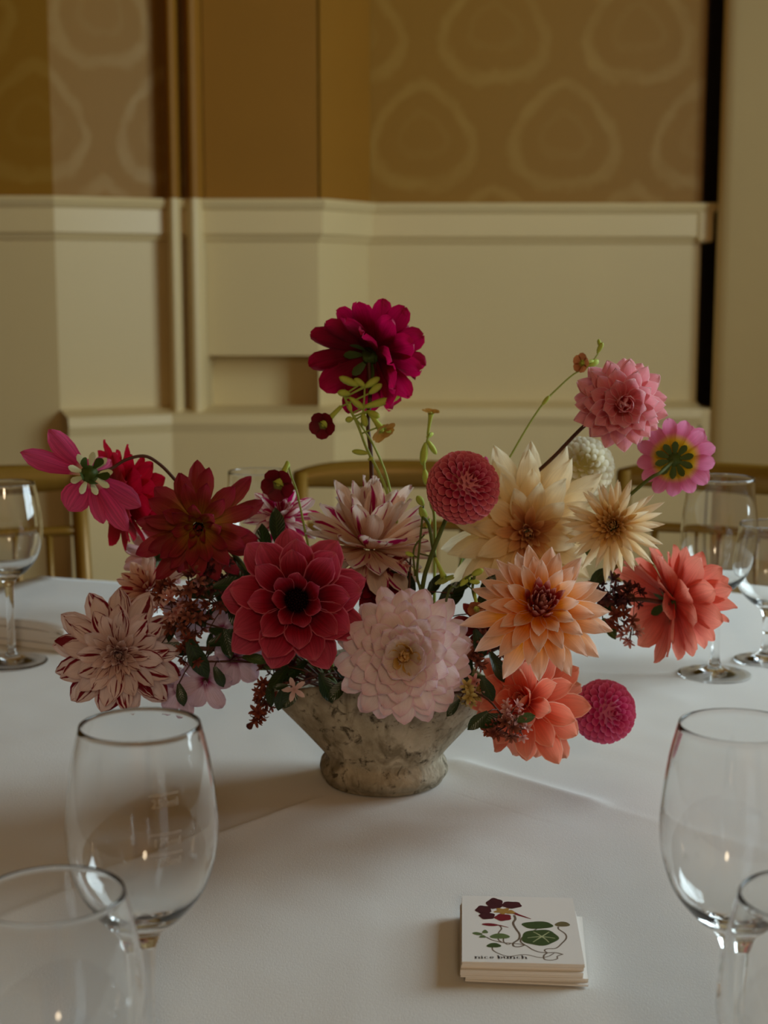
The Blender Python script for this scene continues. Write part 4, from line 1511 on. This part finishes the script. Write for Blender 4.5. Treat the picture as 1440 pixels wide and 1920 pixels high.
sprig('sprig of brown sepal clusters and dark leaves under the brick red dahlia', 372, 1120, 1.16,
      [(352, 1098, 1.15, 30, 14, 'brown', 15), (392, 1120, 1.16, 34, 14, 'rust', 15), (362, 1160, 1.155, 32, 13, 'brown', 15), (405, 1075, 1.17, 36, 12, 'dark', 16)],
      [(392, 1180, .8, .3, 74, 'd'), (430, 1128, .4, 1, 60, 'd'), (400, 1100, 1, -.2, 66, 'd'), (350, 1180, .3, 1, 74, 'd'), (300, 1210, .9, .1, 62, 'd')])
sprig('sprig of dark glossy leaves among the trumpet flowers', 360, 1240, 1.15,
      [(352, 1222, 1.15, 26, 9, 'rust', 14)],
      [(352, 1196, .45, 1, 88, 'd'), (392, 1208, 1, -.35, 84, 'd'), (335, 1282, .3, 1, 44, 'd'), (402, 1250, .5, 1, 44, 'd'), (420, 1180, .2, 1, 58, 'd'), (455, 1232, 1, .05, 50, 'm')])
sprig('sprig of peach-brown sepals beside the red-streaked dahlia', 325, 1150, 1.165,
      [(322, 1138, 1.16, 28, 12, 'pink', 15), (338, 1172, 1.16, 26, 12, 'brown', 15), (318, 1105, 1.17, 24, 9, 'rust', 15)],
      [(330, 1150, -.3, 1, 56, 'd'), (352, 1130, .6, .8, 58, 'd')], via=[at(500, 1210, 1.19)])
sprig('drooping sprig of rusty sepals ending in one dark red bud', 478, 1345, 1.155,
      [(500, 1318, 1.155, 20, 12, 'rust', 14), (484, 1340, 1.152, 16, 10, 'rust', 14), (512, 1268, 1.16, 26, 13, 'brown', 14), (498, 1290, 1.158, 20, 10, 'rust', 14)],
      [(508, 1278, -.1, 1, 48, 'd'), (530, 1290, -.2, 1, 46, 'd')],
      via=[at(560, 1275, 1.17), at(515, 1282, 1.162)])
root_ = bpy.data.objects['leafy_sprig.003']
Pb, Pe = at(480, 1348, 1.153), at(464, 1366, 1.152)
bm = bmesh.new()
add_tube(bm, [(Pb - root_.location) * (1 - t) + (Pe - root_.location) * t for t in (0, .35, .6, .8, .95, 1)], [.0005, .0011, .0022, .0030, .0020, .0004], 8)
obj('bud', bm, sm['rust'], root_)
sprig('sprig of dark leaves at the bowl rim below the red dahlia', 600, 1268, 1.15,
      [(560, 1262, 1.16, 22, 7, 'dark', 14)],
      [(560, 1280, -.6, 1, 56, 'd'), (600, 1262, .3, .8, 62, 'd'), (628, 1250, .8, .5, 64, 'd'), (575, 1240, -.7, .5, 60, 'd'), (540, 1250, -.6, .7, 58, 'd'), (650, 1275, -.4, .5, 52, 'd')])
sprig('sprig of rusty sepals and leaves between the blush and orange dahlias', 900, 1190, 1.125,
      [(905, 1200, 1.12, 20, 11, 'brown', 14), (888, 1236, 1.12, 20, 11, 'brown', 14), (935, 1212, 1.12, 16, 9, 'brown', 14)],
      [(890, 1180, .4, 1, 60, 'd'), (918, 1222, .55, 1, 66, 'd'), (880, 1225, -.2, 1, 56, 'd'), (900, 1130, .4, -.8, 60, 'd')])
sprig('straw-coloured star sepals beside the blush dahlia at the bowl rim', 885, 1300, 1.105,
      [(880, 1304, 1.103, 22, 14, 'pale', 14), (898, 1290, 1.107, 18, 8, 'pink', 14)],
      [(862, 1312, -.7, 1, 40, 'd'), (902, 1268, .4, .8, 54, 'd')])
sprig('brown sepal sprig lying against the salmon dahlia', 950, 1350, 1.075,
      [(955, 1362, 1.072, 26, 16, 'brown', 15), (960, 1335, 1.07, 18, 9, 'pink', 14), (925, 1365, 1.075, 18, 9, 'rust', 14), (978, 1372, 1.07, 15, 7, 'pink', 14)],
      [(945, 1342, -1, .35, 60, 'd'), (966, 1352, .9, -.3, 42, 'm'), (915, 1335, -.6, .5, 52, 'd')],
      via=[at(890, 1300, 1.10)])
sprig('dark feathery sepal sprig reaching out to the coral dahlia', 1190, 1118, 1.22,
      [(1140, 1110, 1.215, 26, 16, 'dark', 15), (1180, 1116, 1.22, 24, 15, 'dark', 15), (1160, 1160, 1.215, 24, 12, 'rust', 15), (1185, 1192, 1.215, 20, 9, 'pink', 14)],
      [(1120, 1130, .8, .3, 52, 'd'), (1130, 1160, .6, .8, 46, 'm'), (1105, 1105, .5, -.7, 50, 'd')],
      via=[at(900, 1200, 1.22), at(1060, 1130, 1.22)])
sprig('thin dark twigs and buds in the gap under the red ball dahlia', 770, 1040, 1.19,
      [(770, 1060, 1.19, 22, 6, 'pink', 11)],
      [(800, 1120, .4, -.6, 54, 'd'), (850, 1112, .7, -.6, 50, 'd'), (770, 1100, -.6, -.5, 50, 'd')])
sprig('dark leaves deep in the middle of the bouquet', 830, 1160, 1.20, [],
      [(820, 1150, .5, -.7, 80, 'd'), (860, 1180, .8, -.2, 80, 'd'), (720, 1150, -.6, -.7, 76, 'd'), (640, 1160, -.7, -.6, 80, 'd'), (760, 1140, 0, -1, 80, 'd'), (900, 1250, 1, .2, 80, 'd'), (890, 1150, .6, -.8, 80, 'd')])
sprig('shaded leaves at the back left of the bouquet', 470, 1090, 1.22, [],
      [(470, 1100, -.6, -.7, 80, 'd'), (430, 1110, -.9, -.2, 80, 'd'), (500, 1060, -.2, -1, 80, 'd'), (480, 1180, -1, .2, 80, 'd'), (440, 1060, -.8, -.6, 76, 'd'), (520, 1020, 0, -1, 70, 'd'), (440, 1140, -.9, .3, 78, 'd'), (420, 1170, -.6, .8, 70, 'd'), (400, 1120, -.9, -.3, 74, 'd'), (470, 1150, -.8, -.5, 78, 'd'), (410, 1080, -.5, -.8, 72, 'd')])
# one pale star flower on the bowl rim
k_ = sprig('tiny pale pink star flower resting on the stone bowl rim', 552, 1292, 1.142, [], [(540, 1285, -.9, .2, 30, 'd')], name='star_flower')
ps = petal_mat('petal_star_pink', (214, 170, 164), (236, 204, 200), (240, 212, 206), trans=.3)
link(bpy.data.objects.new('corolla', star_mesh(ps, 5, 14)), k_, aim(at(552, 1293, 1.140) - k_.location, facing(552, 1293, -.1, .1, 1), .3, 24 * mpp(at(552, 1293, 1.14))))

# ------------------------------------------------------------------ tobacco-flower stems: buds, tubes and open trumpets
cor = {'maroon': petal_mat('corolla_maroon', (120, 130, 60), (92, 10, 22), (116, 18, 30), b0=.10, m0=.22, vein=.15, trans=.3),
       'amber': petal_mat('corolla_amber', (150, 160, 50), (186, 134, 50), (200, 150, 66), b0=.1, m0=.3, vein=.15, trans=.45),
       'rust': petal_mat('corolla_rust', (150, 150, 60), (150, 84, 46), (168, 100, 56), b0=.1, m0=.3, vein=.15, trans=.35),
       'green': petal_mat('corolla_green', (150, 170, 60), (176, 190, 88), (190, 196, 100), b0=.1, m0=.3, vein=.15, trans=.4)}
CORME = {k_: [petal_mesh('corolla_lobe', 'broad', -.15, .5, m_, nu=4, nv=4, ruffle=.6) for _ in range(2)] for k_, m_ in cor.items()}


def tobacco(label, path, Y, items, r=.0013, mat='stem_pale', cut=True):
    """path: pixel points from the bowl upwards; items are read off the picture at the same distance"""
    pts = [at(x, y, Y) for x, y in path]
    to = BC + Vector((max(-.04, min(.04, pts[0].x)), .005, .08))
    root = tag(empty('tobacco_flower_stem', Matrix.Translation(to)), label, 'flower stem', 'tobacco flower stems in the bowl')
    allp = catmull([BC + Vector((to.x * .5, 0, .045)), to] + pts, 6)
    obj('stem', add_tube(bmesh.new(), [p - to for p in allp], [r * 1.25, r * .7], 7), M[mat], root)

    def near(P):
        return min(allp, key=lambda w: (w - P).length)
    for it in items:
        kind = it[0]
        dY = random.uniform(-.006, .006)
        if kind == 'twig':
            _, ppts, rr = it
            obj('twig', add_tube(bmesh.new(), [q - to for q in catmull([at(x, y, Y) for x, y in ppts], 5)], [rr, rr * .7], 6), M[mat], root)
        elif kind == 'bud':                   # (kind, x0,y0, x1,y1, width_px)
            _, x0, y0, x1, y1, wp = it
            a, b = at(x0, y0, Y), at(x1, y1, Y + dY)
            s = mpp(a) * wp / 2
            ps_ = [a.lerp(b, t) - to for t in (0, .2, .45, .7, .88, 1)]
            obj('bud', add_tube(bmesh.new(), ps_, [s * .35, s * .75, s, s * .95, s * .7, s * .2], 8), M['bud'], root)
            q = near(a)
            if (q - a).length > .002:
                obj('twig', add_tube(bmesh.new(), [q - to, a - to], r * .6, 6), M[mat], root)
        elif kind == 'trumpet':               # (kind, x0,y0, x1,y1, radius_px, view, colour)
            _, x0, y0, x1, y1, rp, vw, colr = it
            a, b = at(x0, y0, Y), at(x1, y1, Y - .004)
            s = mpp(a) * rp
            tube = obj('corolla_tube', add_tube(bmesh.new(), [a.lerp(b, t) - to for t in (0, .3, .6, .85, 1)], [s * .14, s * .17, s * .20, s * .26, s * .36], 9), M['bud'], root)
            n = facing(x1, y1, *vw)
            base = aim(b - to, n, .3)
            for i in range(5):
                link(bpy.data.objects.new('corolla_lobe', CORME[colr][i % 2]), root,
                     base @ Matrix.Rotation(2 * pi * i / 5, 4, 'Z') @ Matrix.Translation((0, s * .12, 0)) @ Matrix.Rotation(radians(24), 4, 'X') @ Matrix.Diagonal((s * 1.05, s * .95, s * .9, 1)))
            bm = add_lathe(bmesh.new(), [(0, s * .16), (s * .1, s * .14), (s * .14, 0)], 10)
            obj('throat', bm, M['bud'], root, base)
            q = near(a)
            if (q - a).length > .002:
                obj('twig', add_tube(bmesh.new(), [q - to, a - to], r * .6, 6), M[mat], root)
    return root


tobacco('pair of pale green tobacco stems with buds in front of the tall crimson dahlia', [(745, 1000), (728, 930), (712, 890), (688, 842), (672, 800), (655, 765), (646, 745), (640, 735)], 1.235,
        [('bud', 672, 723, 636, 707, 15), ('bud', 684, 724, 664, 710, 13), ('bud', 684, 726, 712, 708, 15), ('bud', 692, 738, 716, 720, 14), ('bud', 656, 738, 633, 736, 14),
         ('bud', 680, 764, 750, 744, 15), ('bud', 655, 745, 684, 768, 13), ('bud', 690, 772, 712, 782, 14), ('bud', 658, 772, 652, 752, 10), ('bud', 680, 775, 686, 800, 13),
         ('twig', [(678, 800), (682, 760), (684, 726)], .0011), ('twig', [(740, 960), (724, 890), (702, 838), (684, 808), (664, 780), (648, 752)], .0011),
         ('trumpet', 640, 762, 606, 797, 26, (-.35, -.15, 1), 'maroon'), ('trumpet', 690, 770, 716, 806, 26, (.4, -.5, .3), 'amber'),
         ('bud', 712, 800, 736, 808, 17), ('bud', 690, 850, 660, 846, 11), ('bud', 690, 862, 700, 858, 7), ('bud', 662, 785, 648, 788, 12)])
tobacco('slim tobacco stem with seed pods and a faded amber flower on top', [(815, 1000), (808, 945), (800, 905), (795, 868), (800, 830), (806, 812)], 1.26,
        [('trumpet', 802, 815, 808, 775, 17, (.1, .9, .3), 'amber'), ('bud', 798, 830, 792, 872, 15), ('bud', 802, 826, 818, 852, 11), ('bud', 796, 880, 800, 910, 13), ('bud', 800, 820, 812, 812, 9)])
tobacco('hooked tobacco stem with one dark maroon trumpet behind the red dahlia', [(575, 1010), (566, 965), (556, 920), (546, 892), (541, 872)], 1.225,
        [('trumpet', 540, 868, 522, 908, 32, (-.25, -.25, 1), 'maroon'), ('bud', 541, 880, 538, 864, 9)], r=.0010)
tobacco('pale tobacco stem with a rust flower behind the salmon pink dahlia', [(880, 1000), (960, 850), (1012, 765), (1050, 724), (1078, 700), (1100, 690), (1118, 668), (1127, 650)], 1.275,
        [('trumpet', 1112, 676, 1092, 681, 19, (-.6, .1, .7), 'rust'), ('bud', 1016, 760, 1030, 742, 8), ('bud', 1120, 662, 1130, 642, 10), ('bud', 1104, 686, 1122, 676, 13), ('bud', 1126, 652, 1122, 636, 8)], r=.0008)
tobacco('green tobacco stem with a hanging trumpet and bud between the ivory and cream dahlias', [(790, 1130), (782, 1080), (786, 1030), (790, 990), (792, 968)], 1.16,
        [('twig', [(792, 968), (804, 985), (812, 1030), (822, 1062)], .0016), ('trumpet', 816, 1045, 832, 1082, 20, (.2, -.5, .2), 'green'), ('bud', 788, 950, 798, 974, 15), ('bud', 794, 948, 782, 930, 14), ('bud', 800, 990, 806, 972, 10),
         ('bud', 776, 1042, 760, 1036, 9), ('twig', [(778, 1080), (776, 1030), (796, 1002)], .0009)], r=.0011, mat='stem')
tobacco('short green tobacco stem with buds left of the orange dahlia', [(838, 1120), (858, 1100), (880, 1080), (898, 1072)], 1.12,
        [('bud', 862, 1098, 882, 1080, 13), ('bud', 885, 1078, 906, 1068, 13), ('twig', [(890, 1078), (886, 1105), (892, 1130)], .0012), ('trumpet', 890, 1110, 894, 1142, 17, (-.2, -.3, .8), 'rust'), ('bud', 880, 1090, 900, 1092, 10)], r=.0010, mat='stem')
